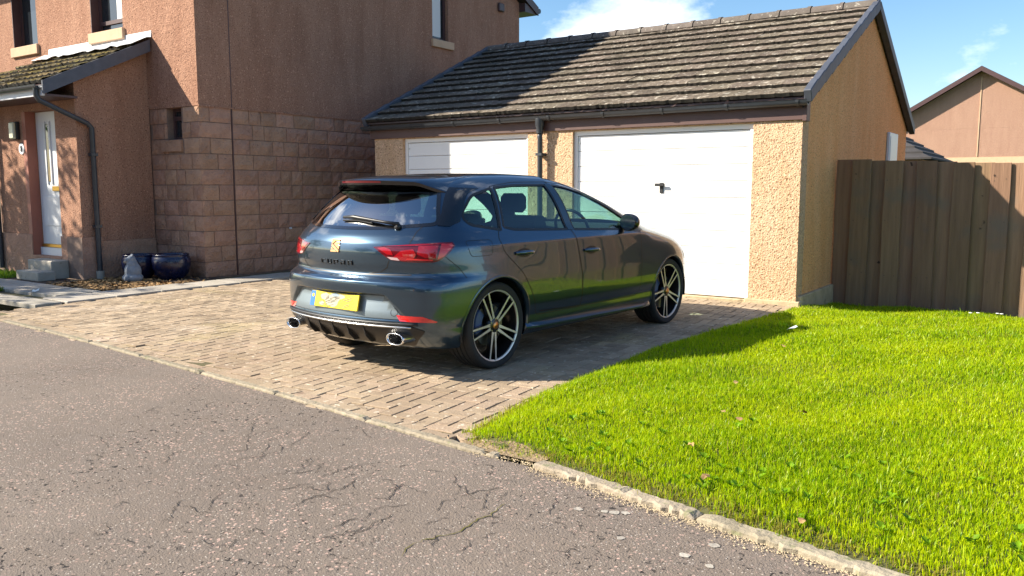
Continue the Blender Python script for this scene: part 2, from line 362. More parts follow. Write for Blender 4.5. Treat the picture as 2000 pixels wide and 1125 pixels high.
# turf blades
def blades(name, pts, h, w, cols, lean=.5, label=None):
    n = len(pts); ang = npr.uniform(0, 2 * np.pi, n); la = npr.uniform(0, 2 * np.pi, n); le = npr.beta(1.5, 3, n) * lean * 1.6
    dx, dy = np.cos(ang) * w / 2, np.sin(ang) * w / 2; lx, ly = np.cos(la) * le * h, np.sin(la) * le * h
    hz = h * np.sqrt(np.clip(1 - (le * .8) ** 2, .2, 1)); V = np.zeros((n, 5, 3))
    V[:, 0] = pts - np.stack([dx, dy, 0 * dx + .01], 1); V[:, 1] = pts + np.stack([dx, dy, 0 * dx - .01], 1)
    mid = pts + np.stack([lx * .35, ly * .35, hz * .58], 1); V[:, 2] = mid + np.stack([dx, dy, 0 * dx], 1) * .8; V[:, 3] = mid - np.stack([dx, dy, 0 * dx], 1) * .8
    V[:, 4] = pts + np.stack([lx, ly, hz], 1)
    k = np.arange(n)[:, None] * 5; F = np.concatenate([k + [0, 1, 2], k + [0, 2, 3], k + [3, 2, 4]])
    o = fast_mesh(name, V.reshape(-1, 3), F, 'grass_blade', tint=np.tile(cols, (3, 1)))
    return tag(o, label, 'grass', kind='stuff')
def turf():
    def area(x0, x1, y0, y1, dens):
        n = int((x1 - x0) * (y1 - y0) * dens); return np.stack([npr.uniform(x0, x1, n), npr.uniform(y0, y1, n)], 1)
    p = np.concatenate([area(-2.95, .4, 2.5, 5.2, 22000), area(-2.95, .4, 5.2, 7.5, 13000), area(-2.95, .4, 7.5, 10.90, 8000), area(.4, 5, 1.2, 10.90, 1100)])
    x, y = p[:, 0], p[:, 1]; ll = np.interp(y, [3.2, 3.40, 4.2, 5.5, 6.5, 8.0, 9.0, 9.5, 10.8], [-2.42, -2.66, -2.78, -2.80, -2.78, -2.68, -2.56, -2.56, -2.56])
    fr = np.interp(x, KX, KY) + .10; jit = npr.normal(0, .022, len(p))
    ok = (x > ll + jit) & (y > fr + jit + .025 * np.sin(x * 9) - .01) & ((y < 9.45) | (x > -2.58))
    # bare corner where the kerb begins
    bare = (np.hypot((x + 2.30) * .75, y - 3.24) < .13 + .07 * npr.random(len(p))) & (npr.random(len(p)) < .7); ok &= ~bare
    p = p[ok]; x, y = p[:, 0], p[:, 1]; fr = fr[ok]; ll = ll[ok]; n = len(p)
    patch = .5 + .5 * np.sin(x * 2.3 + 1.2 * np.sin(y * 1.9)) * np.sin(y * 2.9 + .7 * np.sin(x * 3.7)); fine = .5 + .5 * np.sin(x * 13 + 3 * np.sin(y * 7)) * np.sin(y * 15 + 2 * np.sin(x * 9))
    thick = .6 * patch + .4 * fine
    h = npr.gamma(9, .0031, n) * (.72 + .5 * thick); edge = np.minimum(x - ll, y - fr); h *= np.where(edge < .08, .75 + .5 * npr.random(n), 1)
    h = np.where(np.hypot(x + 2.2, y - 3.33) < .42, h * .8, h)
    w = npr.uniform(.003, .0055, n) * np.where(y > 6, 1.45, 1)
    a = np.array([.25, .43, .003]); b = np.array([.57, .64, .004]); c = np.array([.40, .36, .06]); d = np.array([.07, .18, .008])
    t = np.clip(.55 * (1 - thick) + npr.normal(.18, .24, n), 0, 1)[:, None]; col = a * (1 - t) + b * t
    s = (npr.random(n) < .05 + .5 * (edge < .07) * (y < 4.2))[:, None]; col = np.where(s, c * npr.uniform(.6, 1.1, (n, 1)), col)
    s = (npr.random(n) < .09 * thick)[:, None]; col = np.where(s, d, col)
    pts = np.stack([x, y, lawn_z(x, y)], 1)
    blades('lawn_grass', pts, h, w, col, .75, 'bright green mown grass of the front lawn')
    # broad-leaved weeds among the grass, thickest beside the kerb
    q = []
    for i in range(60):
        xx = rnd.uniform(-2.3, .2); off = abs(rnd.gauss(0, .45)) + .08; yy = lawn_front(xx) + off; q.append((xx, yy))
    V = []; F = []; C = []
    for xx, yy in q:
        zz = float(lawn_z(np.array(xx), np.array(yy))); k = rnd.randint(4, 8)
        for j in range(k):
            an = rnd.uniform(0, 6.28); ln = rnd.uniform(.022, .042); wd = ln * rnd.uniform(.28, .42); up = rnd.uniform(.3, 1.0)
            d = Vector((math.cos(an), math.sin(an), up)).normalized(); s_ = Vector((-math.sin(an), math.cos(an), 0)) * wd; o = Vector((xx, yy, zz + .02))
            b0 = len(V); V += [o, o + d * ln * .5 + s_ + Vector((0, 0, .008)), o + d * ln, o + d * ln * .5 - s_ + Vector((0, 0, .008))]
            F += [(b0, b0 + 1, b0 + 2), (b0, b0 + 2, b0 + 3)]; c_ = rnd.uniform(.7, 1.2); C += [(.22 * c_, .40 * c_, .008)] * 2
    tag(fast_mesh('lawn_weeds', V, F, 'grass_blade', tint=C), 'broad-leaved weeds growing through the grass beside the kerb', 'weeds', kind='stuff')
turf()
def side_grass():      # little patch of turf at the end of the path by the porch
    n = 9000; x = npr.uniform(-17, -12.95, n); y = npr.uniform(5.55, 6.15, n); pts = np.stack([x, y, 0 * x], 1)
    n2 = 3500; x2 = npr.uniform(-13.5, -11.55, n2); y2 = npr.uniform(4.82, 5.02, n2) + .03 * npr.normal(size=n2)
    pts = np.concatenate([pts, np.stack([x2, y2, 0 * x2], 1)]); m = len(pts); t = npr.random((m, 1))
    blades('porch_grass', pts, npr.gamma(9, .005, m), npr.uniform(.006, .011, m), np.array([.09, .21, .01]) * (1 - t) + np.array([.22, .32, .02]) * t, .7, 'short green grass beside the porch steps')
side_grass()

# ---- driveway of block pavers in herringbone
DRV = [(-9.6, kerb_y(-9.6) + .01), (-8.83, 3.81), (-7.5, 3.74), (-4.11, 3.41), (-2.52, 3.21), (-2.58, 3.45), (-2.68, 4.2), (-2.72, 5.5), (-2.72, 6.5), (-2.66, 8.0), (-2.58, 9.40), (-9.6, 9.40), (-9.6, 4.2)]
drive = sheet('driveway', [(-9.6, kerb_y(-9.6)), (-8.83, 3.80), (-7.5, 3.73), (-4.11, 3.40), (-2.52, 3.20), (-2.2, 3.3), (-2.4, 9.6), (-10.7, 12.), (-10.7, 9.6), (-9.6, 9.6)], -.011, 'joint_sand')
def inpoly(x, y, poly):
    c = False; n = len(poly); j = n - 1
    for i in range(n):
        xi, yi = poly[i]; xj, yj = poly[j]
        if (yi > y) != (yj > y) and x < (xj - xi) * (y - yi) / (yj - yi) + xi: c = not c
        j = i
    return c
def paver_mesh(l, w):
    ch, g = .0035, .0032; a, b = l / 2 - g, w / 2 - g
    v = [(-a, -b, -.03), (a, -b, -.03), (a, b, -.03), (-a, b, -.03), (-a, -b, -ch), (a, -b, -ch), (a, b, -ch), (-a, b, -ch), (-a + ch, -b + ch, 0), (a - ch, -b + ch, 0), (a - ch, b - ch, 0), (-a + ch, b - ch, 0)]
    f = [(0, 1, 5, 4), (1, 2, 6, 5), (2, 3, 7, 6), (3, 0, 4, 7), (4, 5, 9, 8), (5, 6, 10, 9), (6, 7, 11, 10), (7, 4, 8, 11), (8, 9, 10, 11)]
    return v, f
def pavers():
    ang = R(4.5); U = .1; ca, sa = math.cos(ang), math.sin(ang); items = []
    for i in range(-75, 75):
        for j in range(-75, 75):
            d = (i - j) % 4
            if d == 0: cx, cy, a = (i + 1) * U, (j + .5) * U, 0.
            elif d == 2: cx, cy, a = (i + .5) * U, (j) * U, math.pi / 2
            else: continue
            X, Y = -5.6 + cx * ca - cy * sa, 6.4 + cx * sa + cy * ca
            if not inpoly(X, Y, DRV) or Y < kerb_y(X) + .04: continue
            items.append((X, Y, ang + a))
    # one course of stretchers along the edging
    x = -9.4
    while x < -2.6:
        y = kerb_y(x) + .105; a = math.atan2(kerb_y(x + .1) - kerb_y(x - .1), .2); items.append((x, y, a)); x += .2 * math.cos(a)
    def key(t):
        fx, fy = -math.sin(CAM_T), math.cos(CAM_T); d = t[0] * fx + t[1] * fy; lat = t[0] * fy - t[1] * fx
        hidden = (-4.9 < t[0] < -3.0 and 4.3 < t[1] < 9)
        return d + (100 if abs(lat) > d * .63 or hidden else 0)
    items.sort(key=key); v, f = paver_mesh(.2, .1); me = bpy.data.meshes.new('paver_brick'); me.from_pydata(v, [], f); me.materials.append(MT['paver'])
    rest = MB()
    for k, (X, Y, a) in enumerate(items):
        z = rnd.gauss(0, .0012) - (.006 if Y - kerb_y(X) < .21 and abs(Y - kerb_y(X) - .105) > 1e-6 else 0) + .006 * math.sin(X * 1.9) * math.sin(Y * 1.3); rx_, ry_ = rnd.gauss(0, .004), rnd.gauss(0, .004)
        if k < 300: link('paver_brick', me, drive, (X, Y, z), (rx_, ry_, a + rnd.gauss(0, .006)))
        else:
            m = Matrix.Translation((X, Y, z)) @ Matrix.Rotation(a, 4, 'Z') @ Matrix.Rotation(rx_, 4, 'X') @ Matrix.Rotation(ry_, 4, 'Y'); rest.add([m @ Vector(p) for p in v], f)
    o = rest.build('paver_bricks', 'paver', drive); o['kind'] = 'stuff'
    # islands of one mesh take their own tone
    bm = bmesh.new(); bm.from_mesh(o.data); bm.to_mesh(o.data); bm.free()
pavers()
# tone per brick also inside the joined field
def island_tone(m):
    n = m.node_tree.nodes; l = m.node_tree.links.new; b = n['Principled BSDF']; src = b.inputs['Base Color'].links[0].from_socket
    g = n.new('ShaderNodeNewGeometry'); mr = n.new('ShaderNodeMapRange'); mr.inputs['To Min'].default_value = .76; mr.inputs['To Max'].default_value = 1.20
    hs = n.new('ShaderNodeHueSaturation'); l(g.outputs['Random Per Island'], mr.inputs['Value']); l(mr.outputs['Result'], hs.inputs['Value']); l(src, hs.inputs['Color']); l(hs.outputs['Color'], b.inputs['Base Color'])
island_tone(MT['paver'])
# concrete edging between road and pavers, kerb stones along the lawn
def stone_run(name, x0, x1, width, h, seg, m, label, group, jit, z0=0.):
    x = x0; k = 0
    while x < x1:
        xa, xb = x + .004, min(x + seg, x1) - .004
        pa, pb = Vector((xa, kerb_y(xa), 0)), Vector((xb, kerb_y(xb), 0)); d = (pb - pa).normalized(); nrm = Vector((-d.y, d.x, 0)); L = (pb - pa).length
        ns = max(4, int(L / .025)); rows = []
        for i in range(ns + 1):
            p = pa + d * L * i / ns; e = rnd.gauss(0, jit); e2 = rnd.gauss(0, jit); t = rnd.gauss(0, jit * .6); cut = .012 if i in (0, ns) else 0
            q = [p + nrm * (-.002 + e), p + nrm * (-.002 + e), p + nrm * (.007 + e), p + nrm * (width - .007 + e2), p + nrm * (width + e2), p + nrm * (width + e2)]
            zz = [-.05, z0 + h - .008 - cut, z0 + h - cut + t, z0 + h - cut + t * .6, z0 + h - .008 - cut, -.05]
            rows.append([(a.x, a.y, b) for a, b in zip(q, zz)])
        mb = MB().grid(rows); n0 = len(rows[0]); mb.f += [tuple(range(n0)), tuple(ns * n0 + i for i in range(n0 - 1, -1, -1))]
        o = mb.build(name, m, auto=28); tag(o, label, 'kerb', group); x += seg
stone_run('edging_kerb', -8.83, -2.30, .055, .012, .92, 'kerb_stone', 'thin pale concrete edging flush between the tarmac and the block paving', 'edging strips between road and driveway', .003)
stone_run('kerb_stone', -2.10, 2.6, .070, .024, .90, 'kerb_stone', 'low weathered concrete kerb stone between the tarmac and the lawn', 'kerb stones along the lawn', .005)
# gritty debris gathered against the kerb
def debris():
    V = []; F = []
    for i in range(2200):
        x = rnd.uniform(-2.5, .4); y = kerb_y(x) - abs(rnd.gauss(0, .035)) + (.05 if x < -2.1 else 0); r_ = rnd.uniform(.0015, .0045); k = len(V)
        V += [(x - r_, y - r_ * .6, 0), (x + r_, y - r_ * .7, 0), (x + rnd.uniform(-r_, r_), y + r_, 0), (x, y, r_ * 1.2)]; F += [(k, k + 1, k + 3), (k + 1, k + 2, k + 3), (k + 2, k, k + 3)]
    tag(fast_mesh('kerb_grit', V, F, 'plinth'), 'pale grit and dead grass gathered along the foot of the kerb', 'grit', kind='stuff')
debris()
# broken corner of paving where the lawn begins
for (x, y, s, a) in ((-2.60, 3.36, .10, .4), (-2.47, 3.37, .07, 1.3), (-2.68, 3.31, .05, 2.2)):
    mb = MB(); n = 7; ring = [(math.cos(2 * math.pi * i / n) * s * rnd.uniform(.7, 1.1), math.sin(2 * math.pi * i / n) * s * .6 * rnd.uniform(.7, 1.1)) for i in range(n)]
    v = [(p[0], p[1], -.02) for p in ring] + [(p[0] * .8, p[1] * .8, .022 + rnd.uniform(-.006, .006)) for p in ring]
    mb.add(v, [tuple(range(n, 2 * n))] + [(i, (i + 1) % n, n + (i + 1) % n, n + i) for i in range(n)])
    tag(mb.build('broken_stone', 'paver', loc=(x, y, 0), rot=(0, 0, a)), 'broken piece of pinkish stone at the corner between paving, kerb and lawn', 'stone', 'broken stones at the lawn corner')
# cracks in the tarmac
def pix(x, y, z=0.):
    F_ = 1612.; fw = Vector((-math.sin(CAM_T) * math.cos(CAM_P), math.cos(CAM_T) * math.cos(CAM_P), -math.sin(CAM_P))); rt = Vector((math.cos(CAM_T), math.sin(CAM_T), 0)); up = rt.cross(fw)
    d = fw + rt * (x - 1000) / F_ - up * (y - 562.5) / F_; return Vector((0, 0, CAM_H)) + d * ((z - CAM_H) / d.z)
road = bpy.data.objects['road']
CR = [[(780, 1084), (812, 1060), (822, 1052), (845, 1050), (868, 1044), (895, 1040), (928, 1016), (955, 1005), (985, 983)], [(570, 995), (600, 972), (625, 966), (660, 955), (695, 938)], [(598, 1066), (640, 1050), (700, 1032), (730, 1020), (765, 1008)],
      [(680, 1045), (735, 1025), (765, 1003)], [(640, 1032), (668, 1020), (700, 1012)], [(620, 934), (650, 922), (692, 908)], [(715, 1012), (745, 990), (800, 984)], [(755, 975), (785, 944)], [(830, 1024), (862, 1011), (875, 1010)],
      [(850, 996), (865, 980), (890, 973)], [(590, 912), (603, 898), (606, 894)], [(565, 925), (590, 922), (615, 916)], [(900, 968), (935, 958), (975, 952)], [(540, 958), (575, 950), (605, 944)], [(845, 1065), (855, 1045)], [(690, 955), (695, 930)], [(780, 912), (795, 906)], [(640, 958), (642, 940)]]
cr_ = random.Random(21)
for i in range(70):          # finer crazing between the long cracks
    x, y = cr_.uniform(150, 1150), cr_.uniform(800, 1115); a = cr_.gauss(-.42, .35); ln = [(x, y)]
    for j in range(cr_.randint(2, 5)): d = cr_.uniform(8, 20); x += d * math.cos(a); y += d * math.sin(a) * .7; a += cr_.gauss(0, .5); ln.append((x, y))
    CR.append(ln)
for k, line in enumerate(CR):
    pts = []
    for a, b in zip(line, line[1:]):
        A, B = pix(*a), pix(*b); n = max(2, int((B - A).length / .018))
        for i in range(n): pts.append(A.lerp(B, i / n))
    pts.append(pix(*line[-1])); v = []; f = []
    for i, p in enumerate(pts):
        d = (pts[min(i + 1, len(pts) - 1)] - pts[max(i - 1, 0)]); nn = Vector((-d.y, d.x, 0)).normalized(); w = (.0027 if k < 18 else .0021) * (1.25 if k == 0 else 1) * math.sin(math.pi * (i + .4) / (len(pts) + .2)) ** .4 * rnd.uniform(.35, 1.35)
        p = p + nn * rnd.gauss(0, .0065); v += [(p.x + nn.x * w, p.y + nn.y * w, -.001), (p.x - nn.x * w, p.y - nn.y * w, -.001)]
        if i: f.append((2 * i - 2, 2 * i - 1, 2 * i + 1, 2 * i))
    obj('crack', v, f, 'crack' if k else 'crack_moss', road)
# pale lichen discs on the tarmac near the kerb
for i, (px, py) in enumerate(((1128, 993), (1200, 1000), (1222, 1001), (1212, 1050), (1337, 1083), (1386, 1105), (1395, 1064), (1180, 998))):
    p = pix(px, py); n = 11; s = rnd.uniform(.014, .024); obj('lichen_patch', [(p.x + math.cos(2 * math.pi * j / n) * s * rnd.uniform(.7, 1.2), p.y + math.sin(2 * math.pi * j / n) * s * rnd.uniform(.7, 1.2), -.0015) for j in range(n)], [tuple(range(n))], 'concrete', road)
# ---- path of concrete slabs along the house
def slab(x0, x1, y0, y1, z, parent):
    g = .006; o = MB().cbox(x0 + g, x1 - g, y0 + g, y1 - g, z - .06, z, .006).build('paving_slab', 'concrete', parent, rot=None); o.location = (0, 0, rnd.gauss(0, .003)); return o
path = sheet('path', [(-17, 4.70), (-9.62, 4.70), (-9.62, 9.7), (-10.63, 11.5), (-10.63, 7.4), (-10.25, 7.4), (-10.25, 5.62), (-17, 5.62)], -.02, 'joint_sand')
y = 4.86
while y < 9.6:
    slab(-10.22, -9.63, y, y + .6, .02, path); y += .6
x = -10.22
while x > -15.5:
    slab(x - .6, x, 5.02, 5.60, .02, path); x -= .6
x = -9.63
while x > -12.2:
    slab(x - .9, x, 4.42 if x < -9.7 else 4.5, 4.80, .012, path); x -= .9
# dark open drain slot beside the path
o = MB().box(-10.55, -9.66, 4.815, 4.845, -.012, .006).build('drain_channel', 'wall_dark'); tag(o, 'narrow dark drain slot beside the concrete path', 'drain')
bed = sheet('planting_bed', [(-13.2, 5.60), (-10.22, 5.60), (-10.22, 7.35), (-10.6, 7.6), (-11.9, 7.5), (-11.9, 6.2), (-13.2, 6.1)], .004, 'soil')
def chips():
    V = []; F = []
    for i in range(1500):
        if rnd.random() < .7: x = rnd.uniform(-11.6, -10.2); y = rnd.uniform(5.62, 6.75)
        else: x = rnd.uniform(-11.8, -10.2); y = rnd.uniform(5.6, 7.3)
        s = rnd.uniform(.012, .035); a = rnd.uniform(0, 6.28); k = len(V); c, s_ = math.cos(a), math.sin(a)
        for u, v in ((-1, -.5), (1, -.4), (.9, .5), (-.8, .45)): V.append((x + (u * c - v * s_) * s, y + (u * s_ + v * c) * s, .006 + rnd.uniform(0, .028)))
        F.append((k, k + 1, k + 2, k + 3))
    tag(fast_mesh('bark_chippings', V, F, 'dry_leaf'), 'brown bark chippings and dry leaves on the bed below the pots', 'bark chips', kind='stuff')
chips()
# ================================================================ BUILDINGS
def wall_holes(axis, p0, p1, a0, a1, z0, z1, holes):
    """wall box between planes p0,p1 on `axis`, spanning a0..a1, z0..z1 with rectangular openings"""
    mb = MB(); As = sorted({a0, a1, *[h[0] for h in holes], *[h[1] for h in holes]}); Zs = sorted({z0, z1, *[h[2] for h in holes], *[h[3] for h in holes]})
    As = [a for a in As if a0 <= a <= a1]; Zs = [z for z in Zs if z0 <= z <= z1]
    bm = bmesh.new()
    def q(pts): bm.faces.new([bm.verts.new(p) for p in pts])
    def P(p, a, z): return (a, p, z) if axis == 1 else (p, a, z)
    def hole(a, z): return any(h[0] < a < h[1] and h[2] < z < h[3] for h in holes)
    for i in range(len(As) - 1):
        for j in range(len(Zs) - 1):
            am, zm = (As[i] + As[i + 1]) / 2, (Zs[j] + Zs[j + 1]) / 2
            if hole(am, zm): continue
            for p in (p0, p1): q([P(p, As[i], Zs[j]), P(p, As[i + 1], Zs[j]), P(p, As[i + 1], Zs[j + 1]), P(p, As[i], Zs[j + 1])])
            for (da, dz, e) in ((-1, 0, [(As[i], Zs[j]), (As[i], Zs[j + 1])]), (1, 0, [(As[i + 1], Zs[j]), (As[i + 1], Zs[j + 1])]), (0, -1, [(As[i], Zs[j]), (As[i + 1], Zs[j])]), (0, 1, [(As[i], Zs[j + 1]), (As[i + 1], Zs[j + 1])])):
                ii, jj = i + da, j + dz
                if not (0 <= ii < len(As) - 1 and 0 <= jj < len(Zs) - 1) or hole((As[ii] + As[ii + 1]) / 2, (Zs[jj] + Zs[jj + 1]) / 2):
                    q([P(p0, *e[0]), P(p0, *e[1]), P(p1, *e[1]), P(p1, *e[0])])
    bmesh.ops.remove_doubles(bm, verts=bm.verts[:], dist=1e-5); bmesh.ops.recalc_face_normals(bm, faces=bm.faces[:]); bm.verts.index_update()
    mb.v = [tuple(v.co) for v in bm.verts]; mb.f = [tuple(v.index for v in f.verts) for f in bm.faces]; bm.free(); return mb

def window(parent, axis, plane, a0, a1, z0, z1, frame_m='brown_paint', mull=None, curtain=None, rec=.10, sgn=-1, fw=.055):
    """frame with pane set back from the wall face; sgn: outward direction along axis"""
    i = -sgn
    def bx_(mb, aa, ab, za, zb, d0, d1):
        p = sorted((plane + i * d0, plane + i * d1))
        return mb.box(aa, ab, p[0], p[1], za, zb) if axis == 1 else mb.box(p[0], p[1], aa, ab, za, zb)
    w = MB(); bx_(w, a0, a0 + fw, z0, z1, rec, rec + .06); bx_(w, a1 - fw, a1, z0, z1, rec, rec + .06); bx_(w, a0 + fw, a1 - fw, z0, z0 + fw, rec + .002, rec + .06); bx_(w, a0 + fw, a1 - fw, z1 - fw, z1, rec + .002, rec + .06)
    if mull: bx_(w, a0 + fw, a1 - fw, mull - .03, mull + .03, rec + .001, rec + .055)
    o = w.build('window', frame_m, parent)
    g = MB(); bx_(g, a0 + fw * .8, a1 - fw * .8, z0 + fw * .8, z1 - fw * .8, rec + .03, rec + .036); g.build('pane', 'house_glass', o)
    if curtain:
        for (ca, cb, za, zb) in curtain:
            c = MB(); bx_(c, ca, cb, za, zb, rec + .024, rec + .0285); c.build('blind', 'curtain', o)
    return o

def stone_block_mesh(L, H, key):
    """rock-faced block, face towards -Y, centred in X, bottom at z=0"""
    rr = random.Random(key); nx = max(3, int(L / .07)); nz = 3; v = []; f = []
    g = .007; x0, x1 = -L / 2 + g, L / 2 - g; z0, z1 = g, H - g
    for j in range(nz + 1):
        for i in range(nx + 1):
            e = i in (0, nx) or j in (0, nz); x = x0 + (x1 - x0) * i / nx; z = z0 + (z1 - z0) * j / nz
            if not e: x += rr.uniform(-.012, .012); z += rr.uniform(-.012, .012)
            v.append((x, -.002 + rr.uniform(-.002, .002) if e else -rr.uniform(.006, .026), z))
    W_ = nx + 1
    for j in range(nz):
        for i in range(nx): f.append((j * W_ + i, j * W_ + i + 1, (j + 1) * W_ + i + 1, (j + 1) * W_ + i))
    b = len(v); ring = [i for i in range(W_)] + [j * W_ + nx for j in range(1, nz + 1)] + [nz * W_ + i for i in range(nx - 1, -1, -1)] + [j * W_ for j in range(nz - 1, 0, -1)]
    for k in ring: v.append((v[k][0], .03, v[k][2]))
    n = len(ring)
    for k in range(n): f.append((ring[k], b + k, b + (k + 1) % n, ring[(k + 1) % n]))
    me = bpy.data.meshes.new('stone_block'); me.from_pydata(v, [], f); me.materials.append(MT['stone']); return me
_SB = {}
def sblock(L, H, parent, loc, rz):
    L = round(L / .02) * .02 if L > .1 else L; k = (round(L, 3), H, rnd.randint(0, 2))
    if k not in _SB: _SB[k] = stone_block_mesh(L, H, hash((k[0] * 1000, k[2])) % 9999)
    return link('stone_block', _SB[k], parent, loc, (0, 0, rz))

HX, HY, HYB, HL = -10.634, 7.41, 15.65, 2.51     # house corner, rear, top of stonework
def build_house():
    h = thing('house', 'two storey house in pinkish-brown roughcast with stone base and mossy lean-to porch', 'house', (-11, 7.6, 0))
    P0 = Vector(h.location)
    class Par: pass
    holder = h
    parts = []
    def keep(o): parts.append(o); return o
    X0 = -20.
    w1, w2 = (-15.95, -15.10, 3.80, 5.0), (-13.36, -12.46, 3.79, 5.0)
    sw = (-11.44, -11.08, 2.04, HL)
    keep(wall_holes(1, HY, HY + .3, X0, HX, HL, 5.385, [w1, w2]).build('front_wall', 'house_harl'))
    keep(wall_holes(1, HY + .02, HY + .3, X0, HX - .02, -.3, HL - .003, [sw]).build('lower_front_wall', 'mortar'))
    # gable wall: joint line at 7.98
    gw = (12.66, 13.15, 4.20, 5.28)
    keep(wall_holes(0, HX, HX - .3, HY + .302, HYB, HL, 5.39, [gw]).build('side_wall', 'house_harl'))
    rid = (HY + HYB) / 2; zr = 5.39 + (rid - HY) * .475
    keep(MB().prism([(HY + .003, 5.392), (HYB, 5.392), (rid, zr)], HX, HX - .3, 0).build('gable', 'house_harl'))
    keep(MB().box(HX - .3, HX - .02, HY + .302, HYB, -.3, HL - .003).build('lower_side_wall', 'mortar'))
    keep(MB().box(X0, HX - .302, HYB - .3, HYB, -.3, 5.39).build('rear_wall', 'house_harl'))
    keep(MB().box(X0, X0 + .3, HY + .302, HYB - .302, -.3, 7.0).build('end_wall', 'house_harl'))
    for (za, zb) in ((HL + .01, 5.39), (0, HL - .01)): keep(MB().box(HX - .02, HX + .004 if za > 1 else HX - .002, 7.972, 7.988, za, zb).build('movement_joint', 'fascia_paint'))
    keep(MB().box(HX - .01, HX + .012, HY - .002, HYB, HL - .012, HL + .012).build('drip_edge', 'house_harl'))
    # stone courses (recessed mortar joints, each block its own object)
    blocks = keep(MB().box(HX - .06, HX - .03, HY + .06, HY + .1, 0, .05).build('stonework', 'mortar')); n = 11; ch = HL / n
    for r_ in range(n):
        z = r_ * ch
        # side wall: corner zone, then random lengths
        L1 = 7.97 - HY
        for (a, b) in (((0, .30), (.30, L1)) if r_ % 2 else ((0, .18), (.18, L1))) if r_ % 3 else ((0, L1),):
            sblock(b - a, ch, blocks, (HX - .012, HY + (a + b) / 2, z), math.pi / 2)
        y = 7.99
        while y < 11.5:
            L = rnd.choice((.22, .30, .44, .44, .36)); sblock(L, ch, blocks, (HX - .012, y + L / 2, z), math.pi / 2); y += L
        # front wall beside the porch
        x = HX
        while x > -11.85:
            L = rnd.choice((.22, .30, .44, .36)) if x < HX - .01 else (.22 if r_ % 2 else .40)
            L = min(L, x + 11.88)
            if L < .06: break
            xa, xb = x - L, x
            if z + ch > sw[2] + .01 and xb > sw[0] - .02 and xa < sw[1] + .02:
                if xb > sw[1] + .02 and xa < sw[1]: xa = sw[1]; L = xb - xa
                elif xa < sw[0] - .02: xb = sw[0]; L = xb - xa
                else: x = sw[0] if xa < sw[0] else xa; continue
            if L > .05: sblock(L, ch, blocks, ((xa + xb) / 2, HY + .012, z), 0)
            x = xa
    # windows
    parts.append(window(None, 1, HY, *w1, curtain=[(-15.28, -15.165, 3.87, 4.1)], rec=.13))
    parts.append(window(None, 1, HY, *w2, curtain=[(-12.86, -12.53, 3.98, 4.9)], rec=.13, mull=3.95))
    parts.append(window(None, 1, HY + .02, sw[0], sw[1], sw[2], sw[3] - .003, rec=.10, fw=.045, mull=2.36))
    parts.append(window(None, 0, HX, gw[0], gw[1], gw[2], gw[3], rec=.08, sgn=1, curtain=[(12.72, 13.03, 4.28, 5.2)]))
    for (a, b, z) in ((w1[0] - .06, w1[1] + .04, w1[2]), (w2[0] - .05, w2[1] + .05, w2[2])): keep(MB().cbox(a, b, HY - .045, HY + .15, z - .17, z - .003, .008).build('window_sill', 'sill_stone'))
    for (a, b, z) in ((w1[0], w1[1], w1[2]), (w2[0], w2[1], w2[2])):
        keep(MB().box(a - .004, a + .012, HY - .002, HY + .13, z, 5.0).build('window_reveal', 'brown_paint'))
    keep(MB().cbox(sw[0] - .12, sw[1] + .01, HY - .03, HY + .13, sw[2] - .18, sw[2] - .003, .008).build('window_sill', 'stone'))
    keep(MB().cbox(HX - .12, HX + .05, gw[0] - .04, gw[1] + .13, gw[2] - .15, gw[2] - .003, .008).build('window_sill', 'sill_stone'))
    keep(MB().cbox(HX - .01, HX + .06, 14.82, 15.02, 5.08, 5.26, .02).build('wall_vent', 'brown_paint'))
    keep(MB().cbox(HX, HX + .04, 8.99, 9.03, .66, .69, .008).build('wall_outlet', 'white_pvc'))
    # roof: ridge along X, barge boards and boxed eaves
    th = .14; s = .475; ov = .50; xv = HX + .16
    for sg, y0 in ((-1, HY), (1, HYB)):
        ye = y0 + sg * ov; ze = 5.39 + .10 - ov * s
        keep(MB().prism([(ye, ze), (rid, zr + .12), (rid, zr + .12 + th), (ye, ze + th)], X0 - .2, xv, 0).build('roof', 'roof_tile'))
        keep(MB().prism([(ye + sg * .004, ze - .07), (rid, zr + .05), (rid, zr + .12 + th * .8), (ye + sg * .004, ze + th * .8)], xv + .003, xv + .028, 0).build('barge_board', 'brown_paint'))
        keep(MB().prism([(ye, ze - .06), (y0 + sg * .004, ze - .06), (y0 + sg * .004, 5.38), (ye, ze - .004)], X0 - .1, xv - .004, 0).build('soffit', 'brown_paint'))
        g = [(X0, ye + sg * .06, ze + .04), (xv + .02, ye + sg * .06, ze + .04)]; keep(MB().tube(g, .055, 10).build('gutter', 'gutter_plastic'))
    # ---- porch
    PX, PY, PL = -11.87, 6.27, -14.30; dr = (-13.32, -12.45, .30, 2.47)
    keep(wall_holes(1, PY, PY + .28, PL, PX, .62, 2.62, [dr]).build('porch_front_wall', 'house_harl'))
    keep(wall_holes(1, PY - .02, PY + .28, PL, PX + .02, 0, .616, [(dr[0], dr[1], .3, .7)]).build('porch_base', 'stone'))
    keep(MB().box(PX - .28, PX + .018, PY + .283, HY - .004, -.05, .55).build('porch_base', 'stone'))
    sl = (3.42 - 2.66) / (HY - 5.78)
    keep(MB().prism([(PY + .283, .553), (HY - .003, .553), (HY - .003, 3.40), (PY + .283, 2.66 + (PY + .283 - 5.78) * sl)], PX, PX - .28, 0).build('porch_side_wall', 'house_harl'))
    keep(MB().prism([(PY, 2.623), (PY + .28, 2.623), (PY + .28, 2.66 + (PY + .28 - 5.78) * sl), (PY, 2.66 + (PY - 5.78) * sl)], PX, PL, 0).build('porch_wall_head', 'house_harl'))
